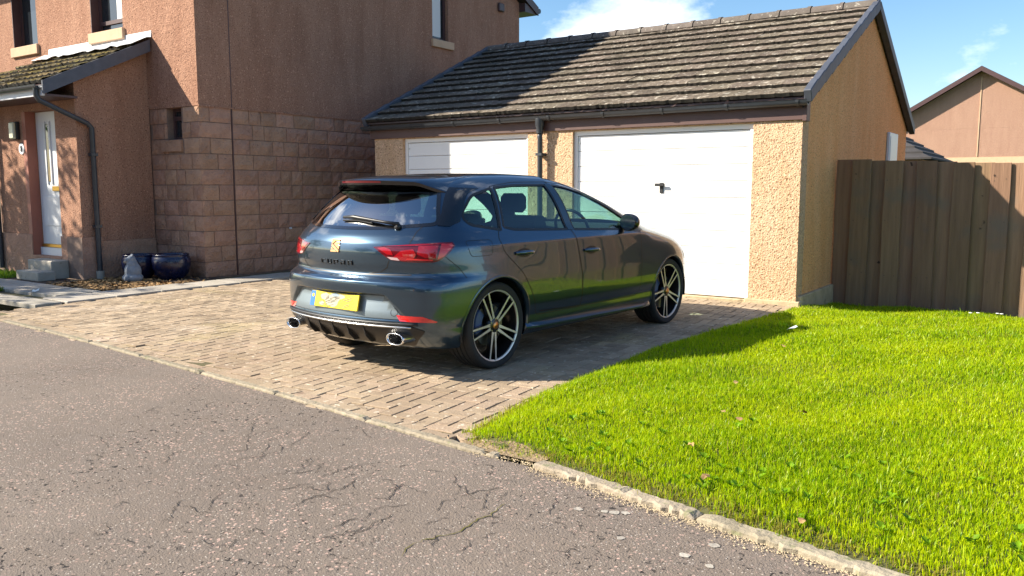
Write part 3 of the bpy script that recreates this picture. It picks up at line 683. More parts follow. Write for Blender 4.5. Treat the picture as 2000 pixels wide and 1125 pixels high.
    keep(MB().box(PX - .40, PX + .02, PY - .024, PY - .0205, .0, .61).build('base_joint', 'mortar'))
    keep(MB().box(dr[0] - .10, dr[0] + .004, PY - .006, PY + .14, .3, 2.47).build('door_surround', 'terracotta_paint'))
    door = keep(MB().box(dr[0] + .005, dr[1], PY + .15, PY + .20, .42, 2.465).build('door', 'white_pvc'))
    dx = dr[0]
    for (a, b, z0, z1, d, m, nm) in ((.30, .39, 1.42, 2.28, .012, 'house_glass', 'glazing'), (.26, .30, 1.38, 2.32, .02, 'white_pvc', 'glazing_bead'), (.39, .43, 1.38, 2.32, .02, 'white_pvc', 'glazing_bead'), (.42, .66, 1.28, 1.35, .025, 'brass', 'letter_plate'), (.10, .62, .75, 1.2, .012, 'white_pvc', 'door_panel'), (.02, .80, .42, .47, .03, 'brass', 'weather_bar')):
        MB().cbox(dx + a, dx + b, PY + .15 - d, PY + .152, z0, z1, .004).build(nm, m, door)
    keep(MB().box(dr[0] + .004, dr[1], PY + .10, PY + .20, .30, .417).build('door_sill', 'white_pvc'))
    # porch roof
    ye, ze = 5.80, 2.735; yt, zt = HY - .01, 3.50; sl = (zt - ze) / (yt - ye); an = math.atan(sl); Lr = math.hypot(yt - ye, zt - ze); xr = -11.74; xl = -14.75
    pr = keep(MB().prism([(ye, ze - .06), (yt, zt - .06), (yt, zt - .01), (ye, ze - .01)], xl, xr - .03, 0).build('porch_roof', 'brown_paint'))
    tile_field(pr, xl, xr, ye, ze, an, Lr, 6, .335, 'moss_tile', jit=.006)
    keep(MB().prism([(ye - .03, ze - .15), (yt - .02, zt - .14), (yt - .02, zt + .035), (ye - .03, ze + .035)], xr + .002, xr + .03, 0).build('verge_board', 'verge_grey'))
    # lead flashing dressed over the top course
    fl = []
    nn = 26
    for i in range(nn + 1):
        x = xr + .03 - (xr + .03 - xl) * i / nn; wob = .01 * math.sin(i * 1.7) + .006 * math.sin(i * 4.1); dn = .34 + .03 * math.sin(i * .9)
        fl.append([(x, HY - .004, zt + .17), (x, HY - .012, zt + .075), (x, HY - .08, zt + .065 + wob), (x, HY - dn, zt + .065 - sl * dn + .03 + wob)])
    keep(MB().grid(fl).build('lead_flashing', 'lead', smooth=True))
    fa = keep(MB().box(xl, xr - .03, ye - .02, ye + .02, ze - .16, ze - .062).build('porch_fascia', 'white_pvc'))
    keep(MB().box(xl, xr - .03, ye + .022, PY - .003, ze - .16, ze - .13).build('porch_soffit', 'brown_paint'))
    gu = keep(half_gutter([(xl, ye - .06, ze - .02), (xr - .02, ye - .06, ze - .02)], .055).build('porch_gutter', 'gutter_plastic'))
    px_, py_ = PX + .07, 6.46
    keep(MB().tube([(xr - .10, ye - .06, ze - .03), (xr - .10, ye - .06, ze - .16), (xr - .09, ye - .03, ze - .22), (px_, py_ - .06, 2.24), (px_, py_, 2.18), (px_, py_, .12)], .036, 12).build('downpipe', 'gutter_plastic', smooth=False, auto=40))
    for z in (1.78, .75): keep(MB().box(px_ - .05, px_ + .045, py_ - .045, py_ + .045, z, z + .04).build('pipe_clip', 'gutter_plastic'))
    keep(MB().lathe([(0, .12), (.055, .12), (.055, 0), (0, 0)], 12, 'z', (px_, py_, 0)).build('pipe_shoe', 'concrete'))
    keep(MB().tube([(PL + .03, PY - .06, 2.6), (PL + .03, PY - .06, .05)], .036, 12).build('downpipe', 'gutter_plastic', auto=40))
    # wall lamp and number plaque on the porch front
    lp = keep(MB().cbox(-13.66, -13.50, PY - .05, PY, 2.06, 2.33, .01).build('wall_lamp', 'black_plastic')); MB().cbox(-13.655, -13.51, PY - .10, PY - .0505, 2.07, 2.32, .015).build('lamp_cover', 'lamp_glass', lp)
    pl = MB().lathe([(0, 0), (.085, 0), (.085, .012), (0, .012)], 20, 'y', (-13.47, PY - .013, 1.92)); pq = keep(pl.build('number_plaque', 'white_pvc'))
    for z in (1.942, 1.898):
        t = MB(); t.tube([(-13.47 + .018 * math.cos(a), PY - .016, z + .021 * math.sin(a)) for a in [i * math.pi / 7 for i in range(15)]], .005, 5, cap=False); t.build('numeral', 'black_plastic', pq)
    for o in parts: o.parent = h; o.matrix_parent_inverse = Matrix.Translation(-P0)
    st = bpy.data.objects
    return h

def tile_mesh(w, L, key, roll=.016):
    rr = random.Random(key); nx = 8; v = []; f = []
    for j, yy in enumerate((0, .03, L)):
        for i in range(nx + 1):
            u = i / nx; zz = roll * (.5 + .5 * math.cos(4 * math.pi * u)) ** 1.4 + (.052 if j < 2 else .004); zz += rr.uniform(-.002, .002)
            v.append(((u - .5) * w, yy + (rr.uniform(-.004, .003) if j == 0 else 0), zz - (.004 if j == 0 else 0)))
    W_ = nx + 1
    for j in range(2):
        for i in range(nx): f.append((j * W_ + i, j * W_ + i + 1, (j + 1) * W_ + i + 1, (j + 1) * W_ + i))
    b = len(v)
    for i in range(nx + 1): v.append((v[i][0], v[i][1] + .004, v[i][2] - .044))
    for i in range(nx): f.append((i + 1, i, b + i, b + i + 1))
    me = bpy.data.meshes.new('roof_tile'); me.from_pydata(v, [], f); me.polygons.foreach_set('material_index', [0] * (2 * nx) + [1] * nx); return me
def tile_field(parent, x0, x1, ye, ze, an, Lr, rows, w, m, jit=.002, roll=.016):
    ncol = max(1, round((x1 - x0) / w)); w = (x1 - x0) / ncol; g = Lr / rows; var = []
    for k in range(4):
        me = tile_mesh(w - .004, g + .06, k * 7 + int(w * 1000), roll); me.materials.append(MT[m]); me.materials.append(MT['tile_edge']); var.append(me)
    for r_ in range(rows):
        for c in range(ncol):
            d = r_ * g; L2 = g + .06 if r_ < rows - 1 else g - .01
            o = link('roof_tile', rnd.choice(var), parent, (x0 + (c + .5) * w, ye + math.cos(an) * d, ze + math.sin(an) * d + rnd.gauss(0, jit * .5)), (an + rnd.gauss(0, .006), rnd.gauss(0, jit * 2), rnd.gauss(0, jit * 2.5)))
            if r_ == rows - 1: o.scale = (1, (g - .01) / (g + .06), 1)
def half_gutter(line, r_, n=9):
    (xa, y, z), (xb, _, zb) = line; mb = MB(); prof = [(math.cos(math.pi + math.pi * i / (n - 1)) * r_, math.sin(math.pi + math.pi * i / (n - 1)) * r_ * 1.05) for i in range(n)]
    prof = [(-r_ * 1.08, .004)] + prof + [(r_ * 1.08, .004)]; inn = [(p[0] * .88, p[1] * .88) for p in prof[1:-1]]
    loop = prof + inn[::-1]; k = len(loop); P = [[(x, y + a, zz + b) for a, b in loop + [loop[0]]] for x, zz in ((xa, z), (xb, zb))]
    mb.grid(P); mb.f.append(tuple(range(len(loop)))); mb.f.append(tuple(range(2 * len(loop) + 1, len(loop), -1)))
    return mb

GX0, GX1, GY, GYB = -9.11, -2.63, 9.44, 15.75
def build_garage():
    g = thing('garage', 'double garage in buff roughcast with lichen-spotted tiled roof and two white doors', 'garage', ((GX0 + GX1) / 2, GY, 0)); P0 = Vector(g.location); parts = []
    def keep(o): parts.append(o); return o
    d1, d2 = (-8.53, -6.27), (-5.57, -3.18); zt = 2.06
    keep(wall_holes(1, GY, GY + .24, GX0, GX1, .04, 2.20, [(d1[0], d1[1], 0, zt), (d2[0], d2[1], 0, zt)]).build('front_wall', 'garage_harl'))
    rid, zr, ye, ze = 12.60, 3.83, 9.335, 2.315; sl = (zr - ze) / (rid - ye); an = math.atan(sl); yb = 2 * rid - ye
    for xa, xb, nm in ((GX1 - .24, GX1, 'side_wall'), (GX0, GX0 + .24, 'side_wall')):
        keep(MB().prism([(GY + .243, .04), (GYB, .04), (GYB, ze + (yb - GYB) * sl - .03), (rid, zr - .03), (GY + .243, ze + (GY + .243 - ye) * sl - .03)], xa, xb, 0).build(nm, 'garage_harl_shaded'))
    keep(MB().box(GX0 + .243, GX1 - .243, GYB - .24, GYB, .04, 2.2).build('rear_wall', 'garage_harl'))
    # concrete plinth
    keep(MB().cbox(GX1 - .30, GX1 + .045, GY + .06, GYB, -.3, .10, .01).build('plinth', 'plinth'))
    for a, b in ((GX0 - .03, d1[0] + .03), (d1[1] - .03, d2[0] + .03), (d2[1] - .03, GX1 + .05)): keep(MB().cbox(a, b, GY - .035, GY + .20, -.25, .045, .008).build('plinth', 'plinth'))
    for d in (d1, d2): keep(MB().cbox(d[0] - .05, d[1] + .05, GY - .01, GY + .25, -.2, .022, .006).build('threshold', 'plinth'))
    # up-and-over doors: frame and ten pressed panels
    for k, (a, b) in enumerate((d1, d2)):
        fr = MB(); yd = GY + .045; fr.box(a + .002, a + .05, yd, yd + .07, .025, zt - .003); fr.box(b - .05, b - .002, yd, yd + .07, .025, zt - .003); fr.box(a + .052, b - .052, yd, yd + .07, zt - .06, zt - .003)
        do = keep(fr.build('garage_door', 'white_metal')); n = 10; z0, z1 = .03, zt - .065; hh = (z1 - z0) / n
        for i in range(n):
            za, zb = z0 + i * hh, z0 + (i + 1) * hh; c = .007
            prof = [(yd + .05, za + .002), (yd + .025, za + .002), (yd + .019, za + c + .001), (yd + .019, zb - c - .001), (yd + .025, zb - .002), (yd + .05, zb - .002)]
            MB().prism(prof, a + .053, b - .053, 0).build('panel', 'white_metal', do)
        xc = (a + b) / 2 + (.05 if k else 0); zc = 1.36
        hd = MB(); hd.cbox(xc - .025, xc + .025, yd + .004, yd + .019, zc - .10, zc + .03, .006); hd.build('handle_plate', 'black_plastic', do)
        hd = MB(); hd.cbox(xc - .075, xc + .055, yd - .035, yd - .012, zc - .015, zc + .02, .006); hd.tube([(xc, yd - .012, zc), (xc, yd + .006, zc)], .014, 8); hd.build('handle', 'black_plastic', do)
        for z in (.12, 1.0, 1.9): MB().cbox(a + .06, a + .085, yd + .008, yd + .019, z, z + .02, .003).build('bolt', 'satin_silver', do)
    # fascia, soffit
    keep(MB().cbox(GX0 - .07, GX1 + .04, GY - .030, GY - .003, 2.07, 2.30, .004).build('fascia', 'fascia_paint'))
    keep(MB().cbox(GX1 + .003, GX1 + .05, GY - .033, GY + .10, 2.055, 2.31, .004).build('box_end', 'fascia_paint'))
    # gutter with brackets, downpipe on the centre pier
    gy, gz = GY - .096, 2.262
    keep(half_gutter([(GX0 - .16, gy, gz - .01), (GX1 + .075, gy, gz + .015)], .058).build('gutter', 'gutter_plastic', auto=40))
    for i in range(9):
        x = GX0 + .05 + i * .80; zz = gz - .01 + .025 * (x - GX0) / 6.5
        br = MB(); n = 9; P_ = [[(xx, gy + math.cos(math.pi + math.pi * j / n) * .067, zz + math.sin(math.pi + math.pi * j / n) * .069) for j in range(n + 1)] for xx in (x - .018, x + .018)]; br.grid(P_); br.box(x - .015, x + .015, gy + .055, GY - .0305, zz - .03, zz + .02); keep(br.build('gutter_bracket', 'gutter_plastic'))
    px_, py_ = -6.02, GY - .085
    keep(MB().lathe([(.062, .0), (.058, -.10), (.045, -.13), (.045, -.20)], 14, 'z', (px_, gy, gz - .02)).build('gutter_outlet', 'gutter_plastic', auto=40))
    keep(MB().tube([(px_, gy, gz - .18), (px_, gy + .02, gz - .22), (px_, py_ - .01, gz - .26), (px_, py_, gz - .30), (px_, py_, .06)], .035, 12).build('downpipe', 'gutter_plastic', auto=40))
    for z in (1.75, .9): keep(MB().box(px_ - .048, px_ + .048, py_ - .04, GY - .002, z, z + .035).build('pipe_clip', 'gutter_plastic'))
    # roof deck, tiles course by course, ridge and verge pieces
    xl, xr = GX0 - .12, GX1 + .085
    keep(MB().prism([(rid, zr - .02), (yb, ze - .02), (yb, ze + .03), (rid, zr + .03)], xl, xr, 0).build('rear_roof', 'roof_tile'))
    rf = keep(MB().prism([(ye + .02, ze - .025), (rid, zr - .025), (rid, zr - .004), (ye + .02, ze - .004)], xl, xr, 0).build('roof', 'brown_paint'))
    Lr = math.hypot(rid - ye, zr - ze); tile_field(rf, xl, xr - .05, ye - .01, ze, an, Lr, 12, .315, 'roof_tile', jit=.0018, roll=.005)
    n = 15; w = (xr - xl) / n
    for i in range(n):
        a, b = xl + i * w + .004, xl + (i + 1) * w - .004; P_ = []
        for x, e in ((a, 0), (b - .05, 0), (b - .05, .012), (b, .012)):
            P_.append([(x, rid + math.cos(math.pi * j / 8) * (.125 + e), zr - .015 + math.sin(math.pi * j / 8) * (.105 + e)) for j in range(9)])
        MB().grid(P_).build('ridge_tile', 'ridge_tile', rf, auto=40)
    for sx, s in ((xr - .055, 1), (xl - .03, -1)):
        n = 12; gg = Lr / n
        for i in range(n):
            mb = MB(); mb.cbox(0, .085, 0, gg + .012, -.075, .066, .008); o = mb.build('verge_cap', 'verge_grey', rf); d = i * gg
            o.location = (sx, ye - .012 + math.cos(an) * d, ze + math.sin(an) * d + .004); o.rotation_euler = (an + .05, 0, 0)
    vb = MB(); vb.prism([(yb, ze - .07), (rid + .02, zr - .07), (rid + .02, zr + .055), (yb, ze + .055)], xr - .055, xr + .03, 0); keep(vb.build('rear_verge', 'verge_grey'))
    keep(MB().prism([(ye + .05, ze - .12), (rid, zr - .12), (rid, zr - .03), (ye + .05, ze - .03)], GX1 + .003, GX1 + .02, 0).build('verge_undercloak', 'wall_dark'))
    keep(MB().tube([(GX1 - .06, yb - .02, ze - .05), (GX1 - .06, yb - .02, .1)], .034, 10).build('downpipe', 'gutter_plastic', auto=40))
    mbx = keep(MB().cbox(GX1 + .002, GX1 + .05, 14.08, 14.75, 1.45, 2.19, .01).build('meter_box', 'white_pvc')); MB().cbox(GX1 + .0505, GX1 + .057, 14.13, 14.70, 1.50, 2.13, .003).build('meter_door', 'white_pvc', mbx)
    for o in parts: o.parent = g; o.matrix_parent_inverse = Matrix.Translation(-P0)
build_house(); build_garage()

# ---- fence of overlapping boards
def build_fence():
    f = thing('timber_fence', 'dark brown vertical board fence running from the garage side wall behind the lawn', 'fence', (-2.55, 10.92, 0)); rr = random.Random(5)
    ftop = lambda x: float(np.interp(x, [-2.7, -.5, 6.], [1.685, 1.59, 1.56]))
    V = []
    def board(x, w, y, nm):
        zt, zb = ftop(x) + rr.gauss(0, .006), -.30; t = .018; n = 6; mb = MB(); P_ = []
        for i in range(n + 1):
            z = zb + (zt - zb) * i / n; c = rr.gauss(0, .0025); P_.append([(-w / 2 + c, 0, z), (-w / 2 + c + .004, -t / 2, z), (w / 2 + c - .004, -t / 2 + rr.gauss(0, .001), z), (w / 2 + c, 0, z), (w / 2 + c, t / 2, z), (-w / 2 + c, t / 2, z), (-w / 2 + c, 0, z)])
        mb.grid(P_); mb.f.append(tuple(n * 7 + i for i in range(6))); o = mb.build(nm, 'fence_wood', f)
        if y < 10.93:
            for zn in (.25, .95, 1.42):
                nb = MB()
                for dx in (-.06, .06): nb.lathe([(0, -.0115), (.005, -.0115), (.005, -.008)], 6, 'y', (dx + rr.gauss(0, .006), 0, zn + rr.gauss(0, .012)))
                nb.build('nail', 'fence_nail', o)
        o.location = (x + 2.55, y - 10.92, 0); o.rotation_euler = (rr.gauss(0, .004), rr.gauss(0, .004), 0)
    x = -2.50; p = .375
    while x < 5.8:
        board(x, .225 + rr.uniform(-.006, .012), 10.975, 'board'); board(x + p / 2, .215 + rr.uniform(-.012, .012), 10.918, 'board'); x += p
    for z in (.25, .95, 1.42): MB().box(-.04, 8.3, .062, .11, z - .05, z + .04).build('rail', 'fence_wood', f)
    for i in range(5): MB().box(.1 + i * 2, .2 + i * 2, .112, .21, -.3, 1.5).build('post', 'fence_wood', f)
build_fence()

# ---- houses beyond
def plain_house(name, label, x0, x1, y0, y1, eave, pitch, ridge='y', wins=(), stone=2.6, ov=.35, roofm='far_roof'):
    h = thing(name, label, 'house', ((x0 + x1) / 2, (y0 + y1) / 2, 0)); P0 = Vector(h.location); parts = []
    parts.append(MB().box(x0, x1, y0, y1, stone, eave).build('wall', 'far_harl')); parts.append(MB().box(x0 - .02, x1 + .02, y0 - .02, y1 + .02, -.4, stone - .004).build('stone_base', 'sill_stone' if ridge == 'y' else 'stone'))
    if ridge == 'y':
        m = (x0 + x1) / 2; hz = (x1 - x0) / 2 * pitch; parts.append(MB().prism([(x0, eave + .003), (x1, eave + .003), (m, eave + hz)], y0, y1, 1).build('gable', 'far_harl'))
        for s, e in ((-1, x0), (1, x1)):
            ex = e + s * ov; ez = eave - ov * pitch + .05; parts.append(MB().prism([(ex, ez), (m, eave + hz + .05), (m, eave + hz + .20), (ex, ez + .15)], y0 - ov, y1 + ov, 1).build('roof', roofm))
            parts.append(MB().prism([(ex, ez - .08), (m, eave + hz - .03), (m, eave + hz + .17), (ex, ez + .12)], y0 - ov - .03, y0 - ov - .004, 1).build('barge_board', 'brown_paint'))
    else:
        m = (y0 + y1) / 2; hz = (y1 - y0) / 2 * pitch; parts.append(MB().prism([(y0, eave + .003), (y1, eave + .003), (m, eave + hz)], x0, x1, 0).build('gable', 'far_harl'))
        for s, e in ((-1, y0), (1, y1)):
            ex = e + s * ov; ez = eave - ov * pitch + .05; parts.append(MB().prism([(ex, ez), (m, eave + hz + .05), (m, eave + hz + .20), (ex, ez + .15)], x0 - ov, x1 + ov, 0).build('roof', roofm))
    for (ax, pl, a, b, za, zb, sg) in wins:
        parts.append(window(None, ax, pl, a, b, za, zb, frame_m='white_pvc', rec=-.05, sgn=sg)); 
    for o in parts: o.parent = h; o.matrix_parent_inverse = Matrix.Translation(-P0)
    return h
fh = plain_house('far_house', 'pinkish-brown gabled house in the distance behind the fence', -8.6, .0, 44, 54, 4.05, .60, 'y', stone=2.75, ov=.42)
o = MB().box(-4.32, -4.28, 43.97, 43.999, 2.76, 6.4).build('movement_joint', 'sill_stone', fh); o.matrix_parent_inverse = Matrix.Translation(-Vector(fh.location))
def hip_roof():
    g = thing('outbuilding', 'low outbuilding with dark tiled hipped roof beyond the fence', 'outbuilding', (-6, 29, 0)); an = R(33); sl = math.tan(an); x1, x0, y0, y1, ze = 2.2, -3.0, -2.0, 3.0, 2.17; n = 9; dp = 2.5
    MB().box(x0 + .3, x1 - .3, y0 + .3, y1 - .3, -.4, ze).build('wall', 'far_harl', g)
    for i in range(n):
        a, b = dp * i / n, dp * (i + 1) / n; za, zb = ze + a * sl, ze + b * sl; t = .05
        P_ = [[(x0 + a, y0 + a, za + t), (x1 - a, y0 + a, za + t), (x1 - a, y1 - a, za + t), (x0 + a, y1 - a, za + t), (x0 + a, y0 + a, za + t)], [(x0 + b, y0 + b, zb), (x1 - b, y0 + b, zb), (x1 - b, y1 - b, zb), (x0 + b, y1 - b, zb), (x0 + b, y0 + b, zb)]]
        P_.insert(0, [(p[0], p[1], p[2] - t) for p in P_[0]]); MB().grid(P_).build('roof_course', 'far_roof', g)
hip_roof()
# neighbours outside the frame that the bodywork mirrors
plain_house('neighbour_house', 'brown roughcast house with white windows right of the lawn behind the fence', 2.6, 11.5, 15.5, 23.5, 5.2, .5, 'x', wins=[(1, 15.5, 3.6, 4.8, 3.4, 4.6, -1), (1, 15.5, 6.6, 8.4, 3.4, 4.6, -1), (1, 15.5, 4.2, 6.0, .9, 2.1, -1), (1, 15.5, 8.2, 9.2, 0, 2.1, -1)], ov=.4)
plain_house('street_house', 'brown roughcast house across the road facing the driveway', -13, -4, -27, -19, 5.2, .5, 'x', wins=[(1, -19, -11.6, -10.2, 3.3, 4.6, 1), (1, -19, -7.5, -6.1, 3.3, 4.6, 1), (1, -19, -11.6, -9.8, .9, 2.2, 1), (1, -19, -6.9, -5.9, 0, 2.1, 1)], ov=.4)
plain_house('street_house', 'wide roughcast house across the road beside tall trees', 2, 12, -30, -22, 5.2, .5, 'x', wins=[(1, -22, 3.6, 5.0, 3.3, 4.6, 1), (1, -22, 8.5, 9.9, 3.3, 4.6, 1), (1, -22, 3.6, 5.4, .9, 2.2, 1)], ov=.4)

# ---- trees (outside the frame: they dapple the porch and show in the paintwork)
def tree(name, label, x, y, h, cr, nleaf, seed, zc=.62, leaf=.09):
    t = thing(name, label, 'tree', (x, y, 0)); rr = random.Random(seed); g = np.random.default_rng(seed); mb = MB()
    mb.tube([(0, 0, -.3), (.03, .02, h * .25), (-.04, .05, h * .5), (0, 0, h * .85)], [.16, .13, .09, .03], 9); tips = []
    for i in range(11):
        a = rr.uniform(0, 6.28); z0 = h * rr.uniform(.28, .7); L = cr * rr.uniform(.6, 1.); p = Vector((math.cos(a) * L, math.sin(a) * L, z0 + L * rr.uniform(.3, .8)))
        mb.tube([(0, 0, z0), tuple(p * .5 + Vector((0, 0, z0 * .5 - .05))), tuple(p)], [.06, .04, .012], 6); tips.append(p)
    mb.build('trunk', 'bark', t, auto=60)
    cl = [Vector((g.normal() * cr * .5, g.normal() * cr * .5, h * zc + g.normal() * h * .17)) for i in range(26)] + tips
    n = nleaf; ci = g.integers(0, len(cl), n); c = np.array([list(p) for p in cl])[ci]; p = c + g.normal(size=(n, 3)) * cr * .16
    d = g.normal(size=(n, 3)); d /= np.linalg.norm(d, axis=1)[:, None]; e = g.normal(size=(n, 3)); e -= (e * d).sum(1)[:, None] * d; e /= np.linalg.norm(e, axis=1)[:, None]
    s = leaf * g.uniform(.6, 1.2, n)[:, None]; V = np.stack([p - d * s, p + e * s * .5, p + d * s, p - e * s * .5], 1).reshape(-1, 3); k = np.arange(n)[:, None] * 4
    cb = g.uniform(.6, 1.2, len(cl))[ci][:, None] * g.uniform(.7, 1.2, (n, 1)); fast_mesh('crown', V, k + [0, 1, 2, 3], 'leaf', t, tint=np.array([.06, .105, .022]) * cb)
tree('tree', 'leafy tree that dapples the porch wall', -17.7, 2.0, 6.4, 1.5, 5200, 3, leaf=.10)
tree('tree', 'tall dark tree across the road', -2.0, -17.5, 8.5, 3.0, 5000, 4, leaf=.2)
tree('tree', 'broad tree behind the street houses', 14., -18, 8., 3., 5000, 5, leaf=.2)
tree('tree', 'young tree at the far end of the road', -16.5, -16, 7.5, 2.6, 4000, 6, leaf=.2)

# ---- pots and ornament by the house corner
def pot(x, y, r_, h_, label):
    t = thing('plant_pot', label, 'pot', (x, y, .004), group='blue glazed pots by the house')
    prof = [(0, .0), (.55 * r_, 0), (.62 * r_, .02), (.84 * r_, h_ * .22), (.985 * r_, h_ * .52), (r_, h_ * .72), (.955 * r_, h_ * .88), (.90 * r_, h_ * .93), (.95 * r_, h_ * .965), (.94 * r_, h_), (.86 * r_, h_), (.84 * r_, h_ * .93), (.86 * r_, h_ * .84)]
    MB().lathe(prof, 40).build('bowl', 'blue_glaze', t, smooth=True); MB().lathe([(.87 * r_, h_ * .85), (.4 * r_, h_ * .88), (0, h_ * .89)], 24).build('compost', 'soil', t)
pot(-11.34, 6.80, .245, .36, 'dark blue glazed bowl pot partly hidden by the grey stone ornament')
pot(-10.90, 7.03, .268, .37, 'dark blue glazed bowl pot nearest the corner of the stone wall')
def ornament():
    bm = bmesh.new()
    def ball(c, r_): bmesh.ops.create_icosphere(bm, subdivisions=3, radius=1, matrix=Matrix.Translation(c) @ Matrix.Diagonal((*r_, 1)))
    ball((0, 0, .06), (.135, .12, .075)); ball((0, 0, .15), (.115, .10, .13)); ball((.01, -.02, .25), (.078, .075, .09)); ball((.015, -.03, .325), (.058, .060, .055)); ball((.02, -.085, .318), (.028, .03, .026))
    for s in (-1, 1): ball((.015 + s * .035, -.015, .378), (.016, .012, .028)); ball((s * .06, -.09, .06), (.04, .06, .05)); ball((s * .045, -.085, .15), (.03, .032, .09))
    me = bpy.data.meshes.new('garden_ornament'); bm.to_mesh(me); bm.free(); me.materials.append(MT['grey_stone']); o = link('garden_ornament', me, None, (-10.99, 6.50, .006), (0, 0, R(-20)))
    m = o.modifiers.new('r', 'REMESH'); m.mode = 'VOXEL'; m.voxel_size = .012; m.use_smooth_shade = True
    tag(o, 'grey stone seated animal ornament in front of the blue pots', 'ornament')
ornament()
# steps to the front door
for (nm, x0, x1, y0, y1, h_, lb) in (('door_step', -12.95, -12.25, 5.99, 6.245, .27, 'upper pale concrete step below the white front door'), ('door_step', -12.78, -12.13, 5.74, 5.985, .135, 'lower wider concrete step standing on the path')):
    tag(MB().cbox(x0, x1, y0, y1, 0.0, h_, .012).build(nm, 'concrete'), lb, 'step', 'steps at the front door')
# litter, leaves and daisies on the lawn and path
def scrap(nm, x, y, z, s, m, label, cat, grp=None):
    n = 7; v = [(0, 0, s * .35)]
    for i in range(n): a = 2 * math.pi * i / n; v.append((math.cos(a) * s * rnd.uniform(.6, 1.1), math.sin(a) * s * .7 * rnd.uniform(.6, 1.1), rnd.uniform(0, s * .5)))
    o = obj(nm, v, [(0, i + 1, (i + 1) % n + 1) for i in range(n)], m, loc=(x, y, z), rot=(rnd.uniform(-.3, .3), rnd.uniform(-.3, .3), rnd.uniform(0, 6))); tag(o, label, cat, grp)
p = pix(1548, 648, .07); scrap('litter_scrap', p.x, p.y, float(lawn_z(p.x, p.y)) + .045, .055, 'litter', 'crumpled pale blue scrap of plastic lying on the shaded grass', 'litter')
p = pix(70, 571, .02); scrap('litter_scrap', p.x, p.y, .024, .07, 'petal', 'white scrap lying on the concrete path', 'litter')
for (px, py) in ((1437, 762), (1412, 815), (1444, 832), (1568, 814), (1530, 682), (1350, 885), (1378, 940), (1567, 1012)):
    p = pix(px, py, .08); scrap('fallen_leaf', p.x, p.y, float(lawn_z(p.x, p.y)) + .045, .026, 'dry_leaf', 'small fallen brown leaf lying on the lawn', 'leaf', 'fallen leaves on the lawn')
for (px, py) in ((1910, 613), (1948, 617), (1956, 618), (1895, 618)):
    p = pix(px, py, 0.); x_, y_ = p.x, min(p.y, 10.6); t = MB(); t.lathe([(0, .003), (.016, .004), (.018, 0), (0, -.002)], 9); tag(t.build('daisy', 'petal', loc=(x_, y_, float(lawn_z(x_, y_)) + .075)), 'tiny white daisy in the grass at the foot of the fence', 'daisy', 'daisies by the fence')
# ================================================================ THE CAR (x forward from the rear axle, s to the right, z up)
class Pchip:
    def __init__(s, pts):
        p = np.array(sorted(pts), float); x, y = p[:, 0], p[:, 1]; h = np.diff(x); d = np.diff(y) / h; m = np.zeros(len(x)); m[0], m[-1] = d[0], d[-1]
        for i in range(1, len(x) - 1):
            if d[i - 1] * d[i] > 0: w1, w2 = 2 * h[i] + h[i - 1], h[i] + 2 * h[i - 1]; m[i] = (w1 + w2) / (w1 / d[i - 1] + w2 / d[i])
        s.x, s.y, s.m, s.h = x, y, m, h
    def __call__(s, t):
        t = np.clip(t, s.x[0], s.x[-1]); i = np.clip(np.searchsorted(s.x, t) - 1, 0, len(s.h) - 1); h = s.h[i]; u = (t - s.x[i]) / h; u2, u3 = u * u, u * u * u
        return (2 * u3 - 3 * u2 + 1) * s.y[i] + (u3 - 2 * u2 + u) * h * s.m[i] + (3 * u2 - 2 * u3) * s.y[i + 1] + (u3 - u2) * h * s.m[i + 1]
PW = Pchip([(.15, .79), (.20, .835), (.26, .865), (.31, .874), (.35, .874), (.39, .884), (.45, .897), (.53, .903), (.62, .903), (.72, .898), (.80, .893), (.86, .888), (.915, .883), (.928, .877), (.955, .859), (.985, .836), (1.02, .812), (1.1, .777), (1.2, .731), (1.3, .675), (1.36, .635), (1.5, .55)])
PR = Pchip([(.15, -.52), (.21, -.63), (.27, -.71), (.33, -.775), (.365, -.795), (.40, -.800), (.43, -.803), (.50, -.808), (.575, -.812), (.60, -.815), (.655, -.822), (.672, -.820), (.69, -.800), (.715, -.765), (.735, -.757), (.80, -.768), (.87, -.772), (.93, -.762), (.98, -.735), (1.02, -.700), (1.05, -.670), (1.1, -.634), (1.2, -.566), (1.28, -.506), (1.33, -.460), (1.40, -.33), (1.5, -.10)])
PK = Pchip([(.15, .20), (.35, .26), (.60, .28), (.70, .33), (.90, .37), (1.05, .40), (1.15, .46), (1.25, .56), (1.35, .62), (1.5, .62)])
PT = Pchip([(-1.2, 1.20), (-.6, 1.365), (-.45, 1.388), (0, 1.428), (.3, 1.442), (.6, 1.447), (.9, 1.442), (1.2, 1.418), (1.45, 1.372), (1.9, 1.242), (2.35, 1.075), (2.55, 1.0), (2.75, .955), (3.1, .885), (3.3, .82), (3.45, .70), (3.55, .55)])
PF = Pchip([(.15, 3.30), (.25, 3.42), (.45, 3.50), (.65, 3.48), (.80, 3.40), (1.0, 3.3), (1.5, 3.2)])
def ss(a, b, x): t = np.clip((x - a) / (b - a), 0, 1); return t * t * (3 - 2 * t)
